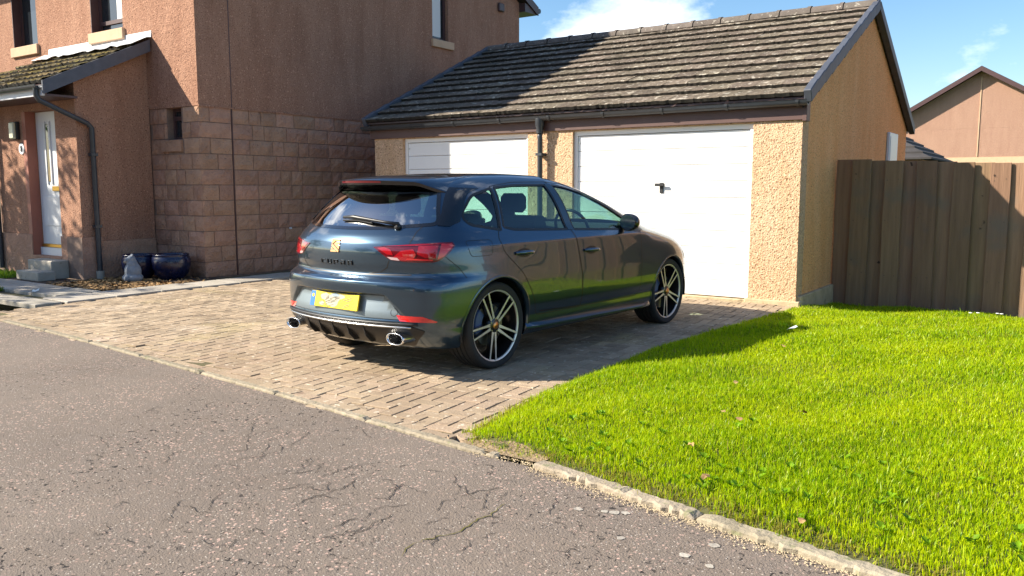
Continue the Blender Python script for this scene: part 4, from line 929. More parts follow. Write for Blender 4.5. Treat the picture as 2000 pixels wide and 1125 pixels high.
def car_f(x, s, z):
    a_ = np.abs(s)
    w = PW(z); low = 1 - ss(.85, 1.02, z)
    fl = .018 * np.exp(-((x) / .33) ** 2) * np.exp(-((z - .60) / .20) ** 2) + .014 * np.exp(-((x - 2.636) / .34) ** 2) * np.exp(-((z - .58) / .2) ** 2)
    w = w * (1 - .030 * np.clip((.1 - x) / .9, 0, 2) ** 2 - .030 * np.clip((x - 2.2) / 1.2, 0, 2) ** 2) + fl
    xr = PR(z) + PK(z) * a_ ** 2 + .12 * a_ ** 6
    # recessed panel round the number plate: it leans out below a shadow gap
    hw = np.interp(z, [.40, .43, .575, .60], [.66, .63, .47, .44]); mk = (1 - ss(-.03, .03, a_ - hw)) * ss(.405, .42, z) * (1 - ss(.578, .592, z))
    xr = xr + mk * np.interp(z, [.40, .43, .575, .60], [.004, .006, .048, .052])
    xf = PF(z) - .42 * a_ ** 2 - .25 * a_ ** 6
    xm = 1.1
    b = np.where(x < xm, (xm - x) / (xm - xr), (x - xm) / (xf - xm))
    zt = PT(x + np.where(x > 1, .34 * a_ ** 2, -.10 * a_ ** 2)) - .055 * a_ ** 2
    c = (z - .2) / (zt - .2)
    return np.clip(a_ / w, 0, 3) ** 14 + np.clip(b, 0, 3) ** 14 + np.clip(c, 0, 3) ** 12 - 1
def solve(P0, D, tmax, it=34):
    lo = np.zeros(len(P0)); hi = np.full(len(P0), tmax)
    for _ in range(it):
        m = (lo + hi) / 2; q = P0 + D * m[:, None]; ins = car_f(q[:, 0], q[:, 1], q[:, 2]) < 0; lo = np.where(ins, m, lo); hi = np.where(ins, hi, m)
    return P0 + D * ((lo + hi) / 2)[:, None]
def car_n(P):
    e = 2e-3; g = np.stack([car_f(*(P + np.eye(3)[i] * e).T) - car_f(*(P - np.eye(3)[i] * e).T) for i in range(3)], 1); return g / (np.linalg.norm(g, axis=1)[:, None] + 1e-12)
# projections on to the body: 'side' (x,z), 'rear' (s,z), 'q' (s+x,z) seen from the rear corner, 'top' (x,s)
def on_car(proj, A, off=0., side=1):
    A = np.asarray(A, float); a, b = A[:, 0], A[:, 1]; o = np.zeros_like(a)
    if proj == 'side': P = solve(np.stack([a, o, b], 1), np.tile([0, 1., 0], (len(a), 1)), 1.3)
    elif proj == 'rear': P = solve(np.stack([o + .3, a, b], 1), np.tile([-1., 0, 0], (len(a), 1)), 1.6)
    elif proj == 'q': k = 2 ** -.5; t0 = (a + .1) / 2; P = solve(np.stack([o + .05 + (a - .15) / 2 + .05, (a - .15) / 2 + .05, b], 1), np.tile([-k, k, 0], (len(a), 1)), 1.5)
    elif proj == 'top': P = solve(np.stack([a, b, o + .8], 1), np.tile([0, 0, 1.], (len(a), 1)), 1.0)
    if off: P = P + car_n(P) * np.asarray(off)[..., None] if np.ndim(off) else P + car_n(P) * off
    P = P.copy(); P[:, 1] *= side; return P
def L3(P): P = np.asarray(P); Q = P.copy(); Q[:, 1] *= -1; return Q          # to Blender axes (Y to the left)
def mesh_n(name, V, F, m, parent, N=None):
    """mesh with custom vertex normals"""
    me = bpy.data.meshes.new(name); V = L3(np.asarray(V)); me.from_pydata(V.tolist(), [], [list(f) for f in F]); me.update()
    if N is not None:
        N = L3(np.asarray(N)); bm = bmesh.new(); bm.from_mesh(me); bm.faces.ensure_lookup_table()
        for f in bm.faces:
            if f.normal.dot(Vector(N[[v.index for v in f.verts]].sum(0))) < 0: f.normal_flip()
        bm.to_mesh(me); bm.free()
    me.polygons.foreach_set('use_smooth', [True] * len(me.polygons))
    if N is not None: me.normals_split_custom_set_from_vertices(N.tolist())
    me.materials.append(MT[m]); return link(name, me, parent)
def dense(poly, step=.02):
    out = []
    for (a, b) in zip(poly, poly[1:] + poly[:1]):
        n = max(1, int(math.hypot(b[0] - a[0], b[1] - a[1]) / step)); out += [(a[0] + (b[0] - a[0]) * i / n, a[1] + (b[1] - a[1]) * i / n) for i in range(n)]
    return out
def rounded(poly, r_, n=4):
    out = []; k = len(poly)
    for i in range(k):
        p, q, t = Vector(poly[i - 1]), Vector(poly[i]), Vector(poly[(i + 1) % k]); rr = r_[i] if isinstance(r_, (list, tuple)) else r_
        a = q + (p - q).normalized() * min(rr, (p - q).length * .45); b = q + (t - q).normalized() * min(rr, (t - q).length * .45)
        for j in range(n + 1): u = j / n; out.append(tuple((a * (1 - u) ** 2 + q * 2 * u * (1 - u) + b * u * u)))
    return out
def patch(name, poly, proj, m, parent, off=.004, side=1, step=.03, skirt=.012, bulge=0.):
    """thin shaped piece lying on the bodywork: outline in projection space"""
    bm = bmesh.new(); ring = dense(poly, step); f = bm.faces.new([bm.verts.new((a, b, 0)) for a, b in ring])
    xs = [p[0] for p in poly]; ys = [p[1] for p in poly]
    for ax, lo, hi in ((0, min(xs), max(xs)), (1, min(ys), max(ys))):
        n = max(1, int((hi - lo) / step))
        for i in range(1, n):
            co = [0, 0, 0]; no = [0, 0, 0]; co[ax] = lo + (hi - lo) * i / n; no[ax] = 1; bmesh.ops.bisect_plane(bm, geom=bm.verts[:] + bm.edges[:] + bm.faces[:], plane_co=co, plane_no=no)
    bm.verts.index_update(); A = np.array([(v.co.x, v.co.y) for v in bm.verts]); P = on_car(proj, A, 0, 1); N = car_n(P)
    V = P + N * off; F = [[v.index for v in f.verts] for f in bm.faces]
    be = [(e.verts[0].index, e.verts[1].index) for e in bm.edges if e.is_boundary]; bm.free()
    bi = sorted({i for e in be for i in e}); mp_ = {i: len(V) + k for k, i in enumerate(bi)}; mp2 = {i: len(V) + len(bi) + k for k, i in enumerate(bi)}
    Vs = np.concatenate([V, V[bi], P[bi] - N[bi] * skirt]); Ns = np.concatenate([N, N[bi], N[bi]])
    F += [[a, b, mp2[b], mp2[a]] if False else [mp_[a], mp_[b], mp2[b], mp2[a]] for a, b in be]
    if side < 0: Vs = Vs * [1, -1, 1]; Ns = Ns * [1, -1, 1]
    return mesh_n(name, Vs, F, m, parent, Ns)
def ribbon(name, line, proj, w, m, parent, off=.0012, side=1, step=.02, closed=False):
    pts = [Vector(p) for p in line]; q = []
    segs = list(zip(pts, pts[1:])) + ([(pts[-1], pts[0])] if closed else [])
    for a, b in segs:
        n = max(1, int((b - a).length / step)); q += [a.lerp(b, i / n) for i in range(n)]
    q.append(pts[0] if closed else pts[-1]); P = on_car(proj, [tuple(p) for p in q]); N = car_n(P); T = np.gradient(P, axis=0); T /= np.linalg.norm(T, axis=1)[:, None] + 1e-9; B = np.cross(N, T)
    V = np.concatenate([P + B * w / 2 + N * off, P - B * w / 2 + N * off]); n = len(P); F = [[i, i + 1, n + i + 1, n + i] for i in range(n - 1)]; NN = np.concatenate([N, N])
    if side < 0: V = V * [1, -1, 1]; NN = NN * [1, -1, 1]
    return mesh_n(name, V, F, m, parent, NN)
def in_poly(A, poly):
    x, y = A[:, 0], A[:, 1]; c = np.zeros(len(A), bool); n = len(poly); j = n - 1
    for i in range(n):
        (xi, yi), (xj, yj) = poly[i], poly[j]
        with np.errstate(divide='ignore', invalid='ignore'): c ^= ((yi > y) != (yj > y)) & (x < (xj - xi) * (y - yi) / (yj - yi) + xi)
        j = i
    return c
def build_car():
    O = Vector((-4.361, 4.917, 0)); car = thing('car', 'dark blue-grey five-door hatchback with black and silver wheels parked on the paved driveway', 'car', O, R(90 - 3.92))
    # ---------- body shell sampled from the implicit form
    xa, xb = .2, 1.15; tg = [(xa, (-.86, t)) for t in np.linspace(0, .93, 64)] + [(xa, (t, .93)) for t in np.linspace(-.86, xa, 40)[1:]] + [(None, (t, .93)) for t in np.linspace(xa, xb, 34)[1:-1]] + [(xb, (t, .93)) for t in np.linspace(xb, 3.55, 80)] + [(xb, (3.55, t)) for t in np.linspace(.93, 0, 26)[1:]]
    org = np.array([[t[1][0] if t[0] is None else t[0], 0] for t in tg]); dr = np.array([t[1] for t in tg]) - org; dr /= np.linalg.norm(dr, axis=1)[:, None]; nc = len(tg)
    zl = np.unique(np.round(np.concatenate([np.linspace(.20, .60, 46), np.linspace(.60, .75, 26), np.linspace(.75, 1.05, 34), np.linspace(1.05, 1.30, 22)]), 4)); V = []
    for z in zl: V.append(solve(np.concatenate([org, np.full((nc, 1), z)], 1), np.concatenate([dr, np.zeros((nc, 1))], 1), 3.2))
    top = V[-1]; nk = 26
    for k in np.linspace(1, 0, nk + 1)[1:]:
        k2 = k ** .8; xy = org + (top[:, :2] - org) * k2; V.append(solve(np.concatenate([xy, np.full((nc, 1), 1.0)], 1), np.tile([0, 0, 1.], (nc, 1)), .7))
    V = np.array(V); nr = len(V); half = V.reshape(-1, 3); F = []
    for i in range(nr - 1):
        for j in range(nc - 1): a = i * nc + j; F.append((a, a + 1, a + nc + 1, a + nc))
    Vf = np.concatenate([half, half * [1, -1, 1]]); m_ = len(half); F += [(d + m_, c + m_, b + m_, a + m_) for a, b, c, d in F]
    me = bpy.data.meshes.new('tmp'); me.from_pydata(Vf.tolist(), [], F); bm = bmesh.new(); bm.from_mesh(me); bmesh.ops.remove_doubles(bm, verts=bm.verts[:], dist=2e-5); bmesh.ops.dissolve_degenerate(bm, edges=bm.edges[:], dist=1e-6)
    lay = bm.faces.layers.int.new('part')
    def cut(poly, proj, side, pid, only=None):
        def co2(c): return (c.x, c.z) if proj == 'side' else (c.y * 1, c.z) if proj == 'rear' else (c.x, c.y)
        def cand(f):
            c = f.calc_center_median()
            if proj == 'side': return c.y * side > .42
            if proj == 'rear': return c.x < -.15
            return c.z > .90
        px0, px1 = min(p[0] for p in poly) - .01, max(p[0] for p in poly) + .01; py0, py1 = min(p[1] for p in poly) - .01, max(p[1] for p in poly) + .01
        bb = {}
        def box2(f):
            r_ = bb.get(f)
            if r_ is None: cs = [co2(v.co) for v in f.verts]; r_ = bb[f] = (min(c[0] for c in cs), max(c[0] for c in cs), min(c[1] for c in cs), max(c[1] for c in cs))
            return r_
        cf = []
        for f in bm.faces:
            if not cand(f): continue
            r_ = box2(f)
            if r_[0] <= px1 and r_[1] >= px0 and r_[2] <= py1 and r_[3] >= py0: cf.append(f)
        for (a, b) in zip(poly, poly[1:] + poly[:1]):
            x0, x1 = sorted((a[0], b[0])); y0, y1 = sorted((a[1], b[1])); e = .003; sel = []
            for f in cf:
                if not f.is_valid: continue
                r_ = box2(f)
                if r_[0] <= x1 + e and r_[1] >= x0 - e and r_[2] <= y1 + e and r_[3] >= y0 - e: sel.append(f)
            if not sel: continue
            dx, dy = b[0] - a[0], b[1] - a[1]
            pc, no = ((a[0], 0, a[1]), (dy, 0, -dx)) if proj == 'side' else ((0, a[0], a[1]), (0, dy, -dx)) if proj == 'rear' else ((a[0], a[1], 0), (dy, -dx, 0))
            g = set(sel); [g.update(f.edges) for f in sel]; [g.update(f.verts) for f in sel]
            before = set(cf); r_ = bmesh.ops.bisect_plane(bm, geom=list(g), plane_co=pc, plane_no=Vector(no).normalized(), dist=1e-6)
            for f in sel: bb.pop(f, None)
            for x in r_['geom']: bb.pop(x, None)
            cf = list({*[f for f in cf if f.is_valid], *[x for x in r_['geom'] if isinstance(x, bmesh.types.BMFace) and x.is_valid]})
        A = np.array([co2(f.calc_center_median()) for f in cf]); ins = in_poly(A, poly)
        for f, k in zip(cf, ins):
            if k and (only is None or f[lay] in only): f[lay] = pid
    circ = lambda x, z, r_: [(x + r_ * math.cos(t), z + r_ * math.sin(t)) for t in np.linspace(0, 2 * math.pi, 41)[:-1]]
    WQ = rounded([(-.235, 1.105), (-.215, 1.155), (-.06, 1.268), (.205, 1.322), (.115, 1.015), (-.19, 1.062)], [.02, .03, .06, .012, .012, .03])
    WR = rounded([(.245, 1.326), (.50, 1.345), (.915, 1.350), (.945, .990), (.27, 1.012), (.155, 1.035)], [.012, .05, .02, .015, .03, .02])
    WF = rounded([(1.02, 1.348), (1.20, 1.332), (1.45, 1.272), (1.72, 1.160), (1.93, 1.045), (1.98, .985), (1.86, .957), (1.04, .986)], [.02, .08, .08, .08, .05, .03, .03, .015])
    DR = rounded([(.19, 1.333), (.50, 1.368), (.965, 1.374), (.985, .99), (1.03, .80), (1.07, .60), (1.075, .345), (.46, .345), (.40, .50), (.27, .69), (.06, .86), (.03, .95), (.10, 1.03)], [.03, .05, .012, .02, .05, .05, .02, .05, .05, .05, .05, .03, .03])
    DF = rounded([(.971, 1.374), (1.20, 1.356), (1.46, 1.296), (1.74, 1.18), (1.97, 1.06), (2.06, .98), (2.05, .70), (2.04, .40), (2.00, .345), (1.081, .345), (1.076, .60), (1.036, .80), (.991, .99)], [.012, .06, .06, .06, .05, .04, .05, .05, .03, .02, .05, .05, .02])
    for sd in (1, -1):
        k = 0 if sd > 0 else 20
        cut(DR, 'side', sd, 2 + k); cut(DF, 'side', sd, 3 + k)
        cut(WQ, 'side', sd, 1); cut(WR, 'side', sd, 1); cut(WF, 'side', sd, 1)
        cut(circ(0, .318, .362), 'side', sd, 1); cut(circ(2.636, .318, .352), 'side', sd, 1)
    RG = rounded([(-.535, 1.315), (.535, 1.315), (.640, 1.16), (.690, 1.072), (.35, 1.042), (0, 1.036), (-.35, 1.042), (-.690, 1.072), (-.640, 1.16)], [.05, .05, .05, .04, .1, .1, .1, .04, .05]); cut(RG, 'rear', 1, 1)
    WS = rounded([(1.50, -.55), (1.36, -.3), (1.33, 0), (1.36, .3), (1.50, .55), (2.30, .70), (2.48, .4), (2.52, 0), (2.48, -.4), (2.30, -.70)], .05); cut(WS, 'top', 1, 1)
    groups = {}
    for f in bm.faces: groups.setdefault(f[lay], []).append([tuple(v.co) for v in f.verts])
    def make(nm, fs, inset=0., m='car_paint', flip=False, parent=car):
        idx = {}; V = []; F_ = []
        for f in fs:
            q = []
            for c in f:
                k = (round(c[0], 5), round(c[1], 5), round(c[2], 5))
                if k not in idx: idx[k] = len(V); V.append(c)
                q.append(idx[k])
            q2 = [a for i, a in enumerate(q) if a != q[i - 1]]
            if len(set(q2)) > 2 and len(set(q2)) == len(q2): F_.append(q2)
        V = np.array(V); A = V.copy(); A[:, 1] = np.abs(A[:, 1]); N = car_n(A); sg = np.where(V[:, 1] < 0, -1, 1); N[:, 1] *= sg
        return mesh_n(nm, V - N * inset, F_, m, parent, -N if flip else N)
    body = make('body', groups[0]); lin = [f for k in groups if k != 1 for f in groups[k]]
    doors = {}
    for k, nm in ((2, 'rear_door'), (3, 'front_door'), (22, 'rear_door'), (23, 'front_door')): doors[k] = make(nm, groups[k])
    liner = [f for f in lin if max(c[2] for c in f) > .36 and min(c[0] for c in f) < 2.62 and not (min(c[0] for c in f) > 2.1 and max(c[2] for c in f) < .95)]
    make('interior_lining', liner, .022, 'interior', True); bm.free()
    # ---------- glass, window surrounds, door lines
    for sd in (1, -1):
        for poly, par, gm in ((WQ, car, 'car_glass'), (WR, doors[2 if sd > 0 else 22], 'car_glass'), (WF, doors[3 if sd > 0 else 23], 'car_glass')):
            patch('window', poly, 'side', gm, par, off=-.004, side=sd, step=.05, skirt=0.); ribbon('window_seal', poly, 'side', .022, 'trim_black', par, off=.0015, side=sd, closed=True)
        patch('pillar_trim', [(.925, 1.358), (1.012, 1.356), (1.032, .984), (.952, .984)], 'side', 'gloss_black', doors[2 if sd > 0 else 22], off=.003, side=sd)
        for poly in (DR, DF): ribbon('shut_line', poly, 'side', .0075, 'trim_black', car, off=.001, side=sd, closed=True)
        ribbon('fuel_flap' if sd > 0 else 'shut_line', rounded([(-.315, .955), (-.055, .955), (-.075, .845), (-.285, .845)], .03), 'side', .004, 'trim_black', car, off=.001, side=sd, closed=True)
        for (x0, z0, x1, z1, dk) in ((.185, .842, .405, .838, 2), (1.105, .812, 1.325, .806, 3)):
            pd = doors[dk + (0 if sd > 0 else 20)]
            cup = [((x0 + x1) / 2 + .085 * math.cos(t), (z0 + z1) / 2 + .034 * math.sin(t)) for t in np.linspace(0, 6.283, 25)[:-1]]
            patch('handle_recess', cup, 'side', 'trim_black', pd, off=.0012, side=sd, skirt=0.)
            P = on_car('side', np.stack([np.linspace(x0, x1, 12), np.linspace(z0, z1, 12)], 1)); N = car_n(P); off = np.array([.004, .016, .026, .031, .034, .035, .035, .034, .031, .027, .018, .006]); P = P + N * off[:, None]
            if sd < 0: P = P * [1, -1, 1]
            mb = MB(); Q = L3(P); rr_ = [.010, .013, .015, .016, .0165, .0165, .0165, .0165, .016, .0155, .014, .010]; mb.tube([tuple(p) for p in Q], rr_, 8); mb.build('door_handle', 'car_paint', pd, smooth=True)
        # flat dark strip along the lower door crease, wheel-arch lips
        ribbon('door_crease', [(.50, .372), (1.06, .352)], 'side', .010, 'trim_black', doors[2 if sd > 0 else 22], off=.001, side=sd)
        for cx, r_ in ((0, .366), (2.636, .356)):
            A = [(cx + r_ * math.cos(t), .318 + r_ * math.sin(t)) for t in np.linspace(-.35 if cx == 0 else -.25, math.pi + .25, 60)]; A = [a for a in A if a[1] > .22]; P = on_car('side', A); N = car_n(P); C_ = np.array([cx, 0, .318]); rad = P - C_; rad[:, 1] = 0; rad /= np.linalg.norm(rad, axis=1)[:, None]
            rows = [P + rad * .012 + N * .001, P + N * .006, P - rad * .008 + N * .003, P - rad * .008 - np.array([0, .05, 0]) - 0 * N]; G = np.array(rows)
            if sd < 0: G = G * [1, -1, 1]
            mb = MB(); mb.grid([L3(r2).tolist() for r2 in G]); mb.build('arch_lip', 'car_paint', car, smooth=True)
            # dark wheel-house
            mb = MB(); t = np.linspace(-.2, math.pi + .2, 30); mb.grid([[(cx + .375 * math.cos(u), -sd * s_, .318 + .375 * math.sin(u)) for u in t] for s_ in (.86, .50)]); mb.build('wheel_housing', 'wall_dark', car, smooth=True)
            mb = MB(); mb.add([(cx + .40 * math.cos(u), -sd * .50, max(.20, .318 + .40 * math.sin(u))) for u in np.linspace(0, 6.283, 31)[:-1]], [tuple(range(30))]); mb.build('inner_panel', 'wall_dark', car)
        # side skirt blade
        mb = MB(); xs = np.linspace(.335, 2.24, 24); rows = []
        for i, x in enumerate(xs):
            e = math.sin(math.pi * min(1, i / 3) / 2) * math.sin(math.pi * min(1, (23 - i) / 3) / 2); z = .262 - .028 * i / 23
            y = PW(np.array(.28)); rows.append([(x, -sd * (y - .05), z + .038), (x, -sd * (y + .002), z + .030), (x, -sd * (y + .014 + .036 * e), z + .006), (x, -sd * (y + .014 + .036 * e), z - .008), (x, -sd * (y - .03), z - .040), (x, -sd * (y - .1), z - .04)])
        mb.grid(rows); mb.build('side_skirt', 'car_paint', car, auto=35)
        # mirror
        mr = MB(); bmx = bmesh.new(); bmesh.ops.create_uvsphere(bmx, u_segments=20, v_segments=12, radius=1)
        mv = []
        for v in bmx.verts: c = v.co; mv.append((1.765 + (c.x * .095 if c.x > 0 else c.x * .04) - .025 * c.y, -sd * (.935 + math.copysign(abs(c.y) ** .8, c.y) * .10), 1.022 + math.copysign(abs(c.z) ** .8, c.z) * .076 * (1 - .18 * c.y)))
        bmx.verts.index_update(); mr.add(mv, [tuple(v.index for v in f.verts) for f in bmx.faces]); bmx.free(); mi = mr.build('door_mirror', 'gloss_black', car, smooth=True)
        MB().tube([(1.80, -sd * .80, .985), (1.79, -sd * .87, 1.0)], [.035, .03], 8).build('mirror_foot', 'trim_black', mi, smooth=True)
        pm = MB(); pm.add([(1.722 - .025 * math.cos(t), -sd * (.935 + .092 * math.cos(t)), 1.022 + .066 * math.sin(t)) for t in np.linspace(0, 6.283, 25)[:-1]], [tuple(range(24))]); pm.build('mirror_glass', 'chrome', mi)
        # tail lamp in nested lenses
        TL = rounded([(-.375, .915), (-.30, .878), (-.205, .826), (.0, .815), (.24, .815), (.335, .852), (.425, .925), (.40, .952), (.05, .942)], [.01, .06, .05, .05, .05, .06, .012, .02, .1])
        tl = patch('tail_lamp', TL, 'q', 'lamp_dark', car, off=.005, side=sd, step=.03)
        for poly, mm, of, nm in (([(-.33, .908), (-.235, .867), (-.175, .862), (-.20, .900), (-.26, .914)], 'lamp_red', .0075, 'lens'), ([(-.235, .850), (-.195, .831), (-.11, .826), (-.135, .845)], 'lamp_clear', .0075, 'reverse_lens'), ([(-.18, .846), (-.10, .828), (.01, .825), (.045, .868), (.02, .905), (-.10, .893)], 'lamp_red', .007, 'lens'),
                                 ([(.075, .93), (.055, .872), (.135, .845), (.235, .842), (.265, .93)], 'lamp_red', .007, 'lens'), ([(-.05, .832), (.20, .826), (.215, .836), (-.04, .843)], 'lamp_bright_red', .0085, 'light_guide'), ([(.29, .938), (.25, .835), (.315, .856), (.405, .925), (.39, .940)], 'lamp_bright_red', .0085, 'light_guide'), ([(-.29, .922), (.04, .928), (.36, .942), (.04, .935)], 'lamp_red', .0085, 'lens')):
            patch(nm, poly, 'q', mm, tl, off=of, side=sd, step=.03, skirt=.002)
        patch('reflector', rounded([(-.155, .452), (-.12, .412), (.23, .405), (.245, .412), (.10, .448)], .006), 'q', 'lamp_bright_red', car, off=.003, side=sd)
        ribbon('shut_line', [(-.60, .728), (-.33, .735), (-.22, .775), (-.19, .82)] if False else [(-.22, .824), (-.24, .775), (-.30, .742), (-.42, .727)], 'q', .008, 'trim_black', car, off=.0015, side=sd)
        ribbon('shut_line', [(-.02, .94), (.055, 1.02), (.12, 1.06)], 'q', .006, 'trim_black', car, off=.0015, side=sd)
        ribbon('bumper_line', [(.33, .852), (.46, .775), (.54, .70)], 'q', .005, 'trim_black', car, off=.001, side=sd)
        # gloss black fin beside the hatch glass
        fin = [(.565, 1.325), (.635, 1.32), (.715, 1.18), (.755, 1.085), (.742, 1.055), (.69, 1.062), (.66, 1.15)]
        patch('pillar_fin', fin, 'rear', 'gloss_black', car, off=.006, side=sd, step=.03)
        patch('headlamp', [(2.95, .70), (3.0, .62), (3.22, .60), (3.25, .68)], 'side', 'lamp_clear', car, off=.003, side=sd, step=.04)
        # exhaust
        cx_, cz_ = .565, .290; t = np.linspace(0, 2 * math.pi, 33)[:-1]; mb = MB(); prof = [(.92, -.60), (.92, -.715), (.95, -.734), (.94, -.742), (.84, -.740), (.81, -.72), (.80, -.64)]
        mb.grid([[(x, -sd * (cx_ + .088 * k * math.copysign(abs(math.cos(u)) ** .85, math.cos(u))), cz_ + .043 * k * math.copysign(abs(math.sin(u)) ** .85, math.sin(u)) - .012 * math.cos(u) * 0) for u in list(t) + [t[0]]] for k, x in prof]); ex = mb.build('exhaust_tip', 'chrome', car, smooth=True)
        mb = MB(); mb.add([(-.645, -sd * (cx_ + .08 * math.cos(u)), cz_ + .038 * math.sin(u)) for u in t], [tuple(range(32))]); mb.build('exhaust_bore', 'wall_dark', ex)
    patch('window', RG, 'rear', 'rear_glass', car, off=-.003, step=.05, skirt=0.); ribbon('window_seal', RG, 'rear', .03, 'gloss_black', car, off=.002, closed=True)
    patch('windscreen', WS, 'top', 'car_glass', car, off=-.003, step=.08, skirt=0.)
    patch('roof_panel', rounded([(-.15, -.50), (1.22, -.50), (1.22, .50), (-.15, .50)], .08), 'top', 'gloss_black', car, off=.002, step=.1, skirt=.003)
    ribbon('shut_line', [(-.62, .727), (-.3, .722), (0, .721), (.3, .722), (.62, .727)], 'rear', .009, 'trim_black', car, off=.0015)
    ribbon('bumper_line', [(-.46, .584), (0, .585), (.46, .584)], 'rear', .016, 'trim_black', car, off=.002)
    patch('plate_surround', rounded([(-.605, .424), (.605, .424), (.462, .577), (-.462, .577)], .02), 'rear', 'sunlit_panel', car, off=.002, step=.04, skirt=.002)
    # towing cover, lower valance with fins, bright strip
    ribbon('tow_cover', [(.535 + .026 * math.cos(t), .470 + .026 * math.sin(t)) for t in np.linspace(0, 6.283, 25)[:-1]], 'rear', .003, 'trim_black', car, off=.003, closed=True)
    dif = patch('diffuser', rounded([(-.64, .388), (.64, .388), (.74, .345), (.60, .225), (-.60, .225), (-.74, .345)], .02), 'rear', 'trim_black', car, off=.006, step=.05)
    P = on_car('rear', np.stack([np.linspace(-.66, .66, 40), np.full(40, .372)], 1), .010); mb = MB(); mb.tube([tuple(p) for p in L3(P)], .0075, 6); mb.build('bright_strip', 'satin_silver', car, smooth=True)
    P = on_car('rear', np.stack([np.linspace(-.70, .70, 40), np.full(40, .392)], 1), .004); mb = MB(); mb.tube([tuple(p) for p in L3(P)], .012, 6); mb.build('valance_lip', 'trim_black', car, smooth=True)
    for s_ in (-.36, -.20, -.04, .12, .28):
        mb = MB(); P = on_car('rear', [(s_, .35), (s_, .29), (s_, .235)]); pts = [(p[0], p[2]) for p in P]; poly = [(pts[0][0] - .006, pts[0][1]), (pts[1][0] - .035, pts[1][1] - .01), (pts[2][0] - .055, pts[2][1]), (pts[2][0] + .05, pts[2][1]), (pts[0][0] + .03, pts[0][1])]
        mb.prism(poly, -s_ - .006, -s_ + .006, 1); mb.build('diffuser_fin', 'trim_black', dif)
    # number plate (obliterated in the picture), badge and lettering
    def on_rear(s_, z_, off): return on_car('rear', [(s_, z_)], off)[0]
    def rear_plate(nm, a0, a1, z0, z1, m, par, off, th=.004, c=.0):
        A = [(a0, z0), (a1, z0), (a1, z1), (a0, z1)]; P = np.array([on_rear(a, z, off) for a, z in A]); Q = L3(P); B = Q + np.array([th, 0, 0]); return obj(nm, Q.tolist() + B.tolist(), [(0, 1, 2, 3), (7, 6, 5, 4), (0, 4, 5, 1), (1, 5, 6, 2), (2, 6, 7, 3), (3, 7, 4, 0)], m, par)
    x0 = on_rear(0, .515, .0)[0]
    pl = MB().cbox(-.006, .006, -.262, .262, -.057, .057, .003).build('number_plate', 'plate_yellow', car); pl.location = (x0 - .012, 0, .517); tp = (on_rear(0, .56, 0)[0] - on_rear(0, .47, 0)[0]) / .09; pl.rotation_euler = (0, math.atan(tp), 0)
    MB().box(-.0075, -.0062, .212, .2605, -.055, .055).build('plate_band', 'plate_blue', pl)
    mb = MB(); mb.add([(-.0085, .236 + .013 * math.cos(t), .022 + .013 * math.sin(t)) for t in np.linspace(0, 6.283, 13)[:-1]], [tuple(range(12))]); mb.build('plate_emblem', 'plate_yellow', pl)
    pr_ = random.Random(9)          # the characters have been scrubbed out with soft smears and hasty strokes
    for cy_, cz_, wy, wz, mm in ((.02, .0, .085, .050, 'plate_smear'), (-.05, .030, .070, .022, 'plate_smear'), (.10, .022, .055, .026, 'plate_smear'), (.13, -.03, .03, .016, 'plate_smear'), (-.01, .040, .05, .014, 'sunlit_panel')):
        n_ = 15; MB().add([(-.0072 - (.0006 if mm == 'sunlit_panel' else 0), cy_ + wy * math.cos(t) * pr_.uniform(.75, 1.1), max(-.054, min(.054, cz_ + wz * math.sin(t) * pr_.uniform(.75, 1.1)))) for t in [2 * math.pi * i / n_ for i in range(n_)]], [tuple(range(n_))]).build('plate_smear', mm, pl)
    for i in range(15):
        a_ = pr_.uniform(-.20, .17); z_ = pr_.uniform(-.042, .03); L_s = pr_.uniform(.04, .09); w_ = pr_.uniform(.0015, .003)
        MB().add([(-.0084, a_, z_), (-.0084, a_ + L_s, z_ - L_s * .32), (-.0084, a_ + L_s, z_ - L_s * .32 + w_ * 2), (-.0084, a_, z_ + w_ * 2)] if z_ - L_s * .32 > -.055 else [(-.0084, a_, z_), (-.0084, a_ + .03, z_ - .008), (-.0084, a_ + .03, z_ - .004), (-.0084, a_, z_ + .004)], [(0, 1, 2, 3)]).build('plate_scrawl', 'plate_scrawl', pl)
    nrm = lambda z: math.atan((on_rear(0, z + .04, 0)[0] - on_rear(0, z - .04, 0)[0]) / .08)
    bd = bpy.data.objects.new('badge', None); 
    def glyph(nm, polys, m, par, loc, tilt, w, h, th=.006, curve=None):
        mb = MB()
        for pg in polys: mb.prism([(-a * w, b * h) for a, b in pg], -th, 0, 0)      # prism along x; coords (y,z)
        o = mb.build(nm, m, par, loc=loc, rot=(0, tilt, 0)); return o
    zb = .912; S1 = [[(0, 1), (1, 1), (1, .80), (.30, .80), (.30, .66), (.92, .12), (.92, 0), (.70, 0), (.02, .58), (0, .62)], ]
    S2 = [[(1, 0), (1, .72), (.86, .72), (.30, .20), (.30, .2), (.86, .2), (.86, .0)]]
    S = [[(0, 1), (1, 1), (1, .86), (.42, .86), (.18, .66), (0, .60)], [(0, .54), (.16, .60), (.98, .12), (.98, .0), (.86, 0), (0, .46)], [(1, .50), (1, .20), (.5, .50), (.30, .62), (.46, .78), (1, .78), (1, .62), (.62, .62)], [(0, 0), (.74, 0), (.42, .16), (.0, .16)], [(0, .22), (.30, .22), (.0, .38)]]
    p0 = on_rear(0, zb, 0)
    glyph('badge', S, 'copper', car, (on_rear(0, zb - .045, 0)[0] - .002, .043, zb - .045), nrm(zb), .086, .092, .008)
    def stroke(a, b, t=.065):
        d = (Vector(b) - Vector(a)); n = Vector((-d.y, d.x)).normalized() * t; return [tuple(Vector(a) + n), tuple(Vector(b) + n), tuple(Vector(b) - n), tuple(Vector(a) - n)]
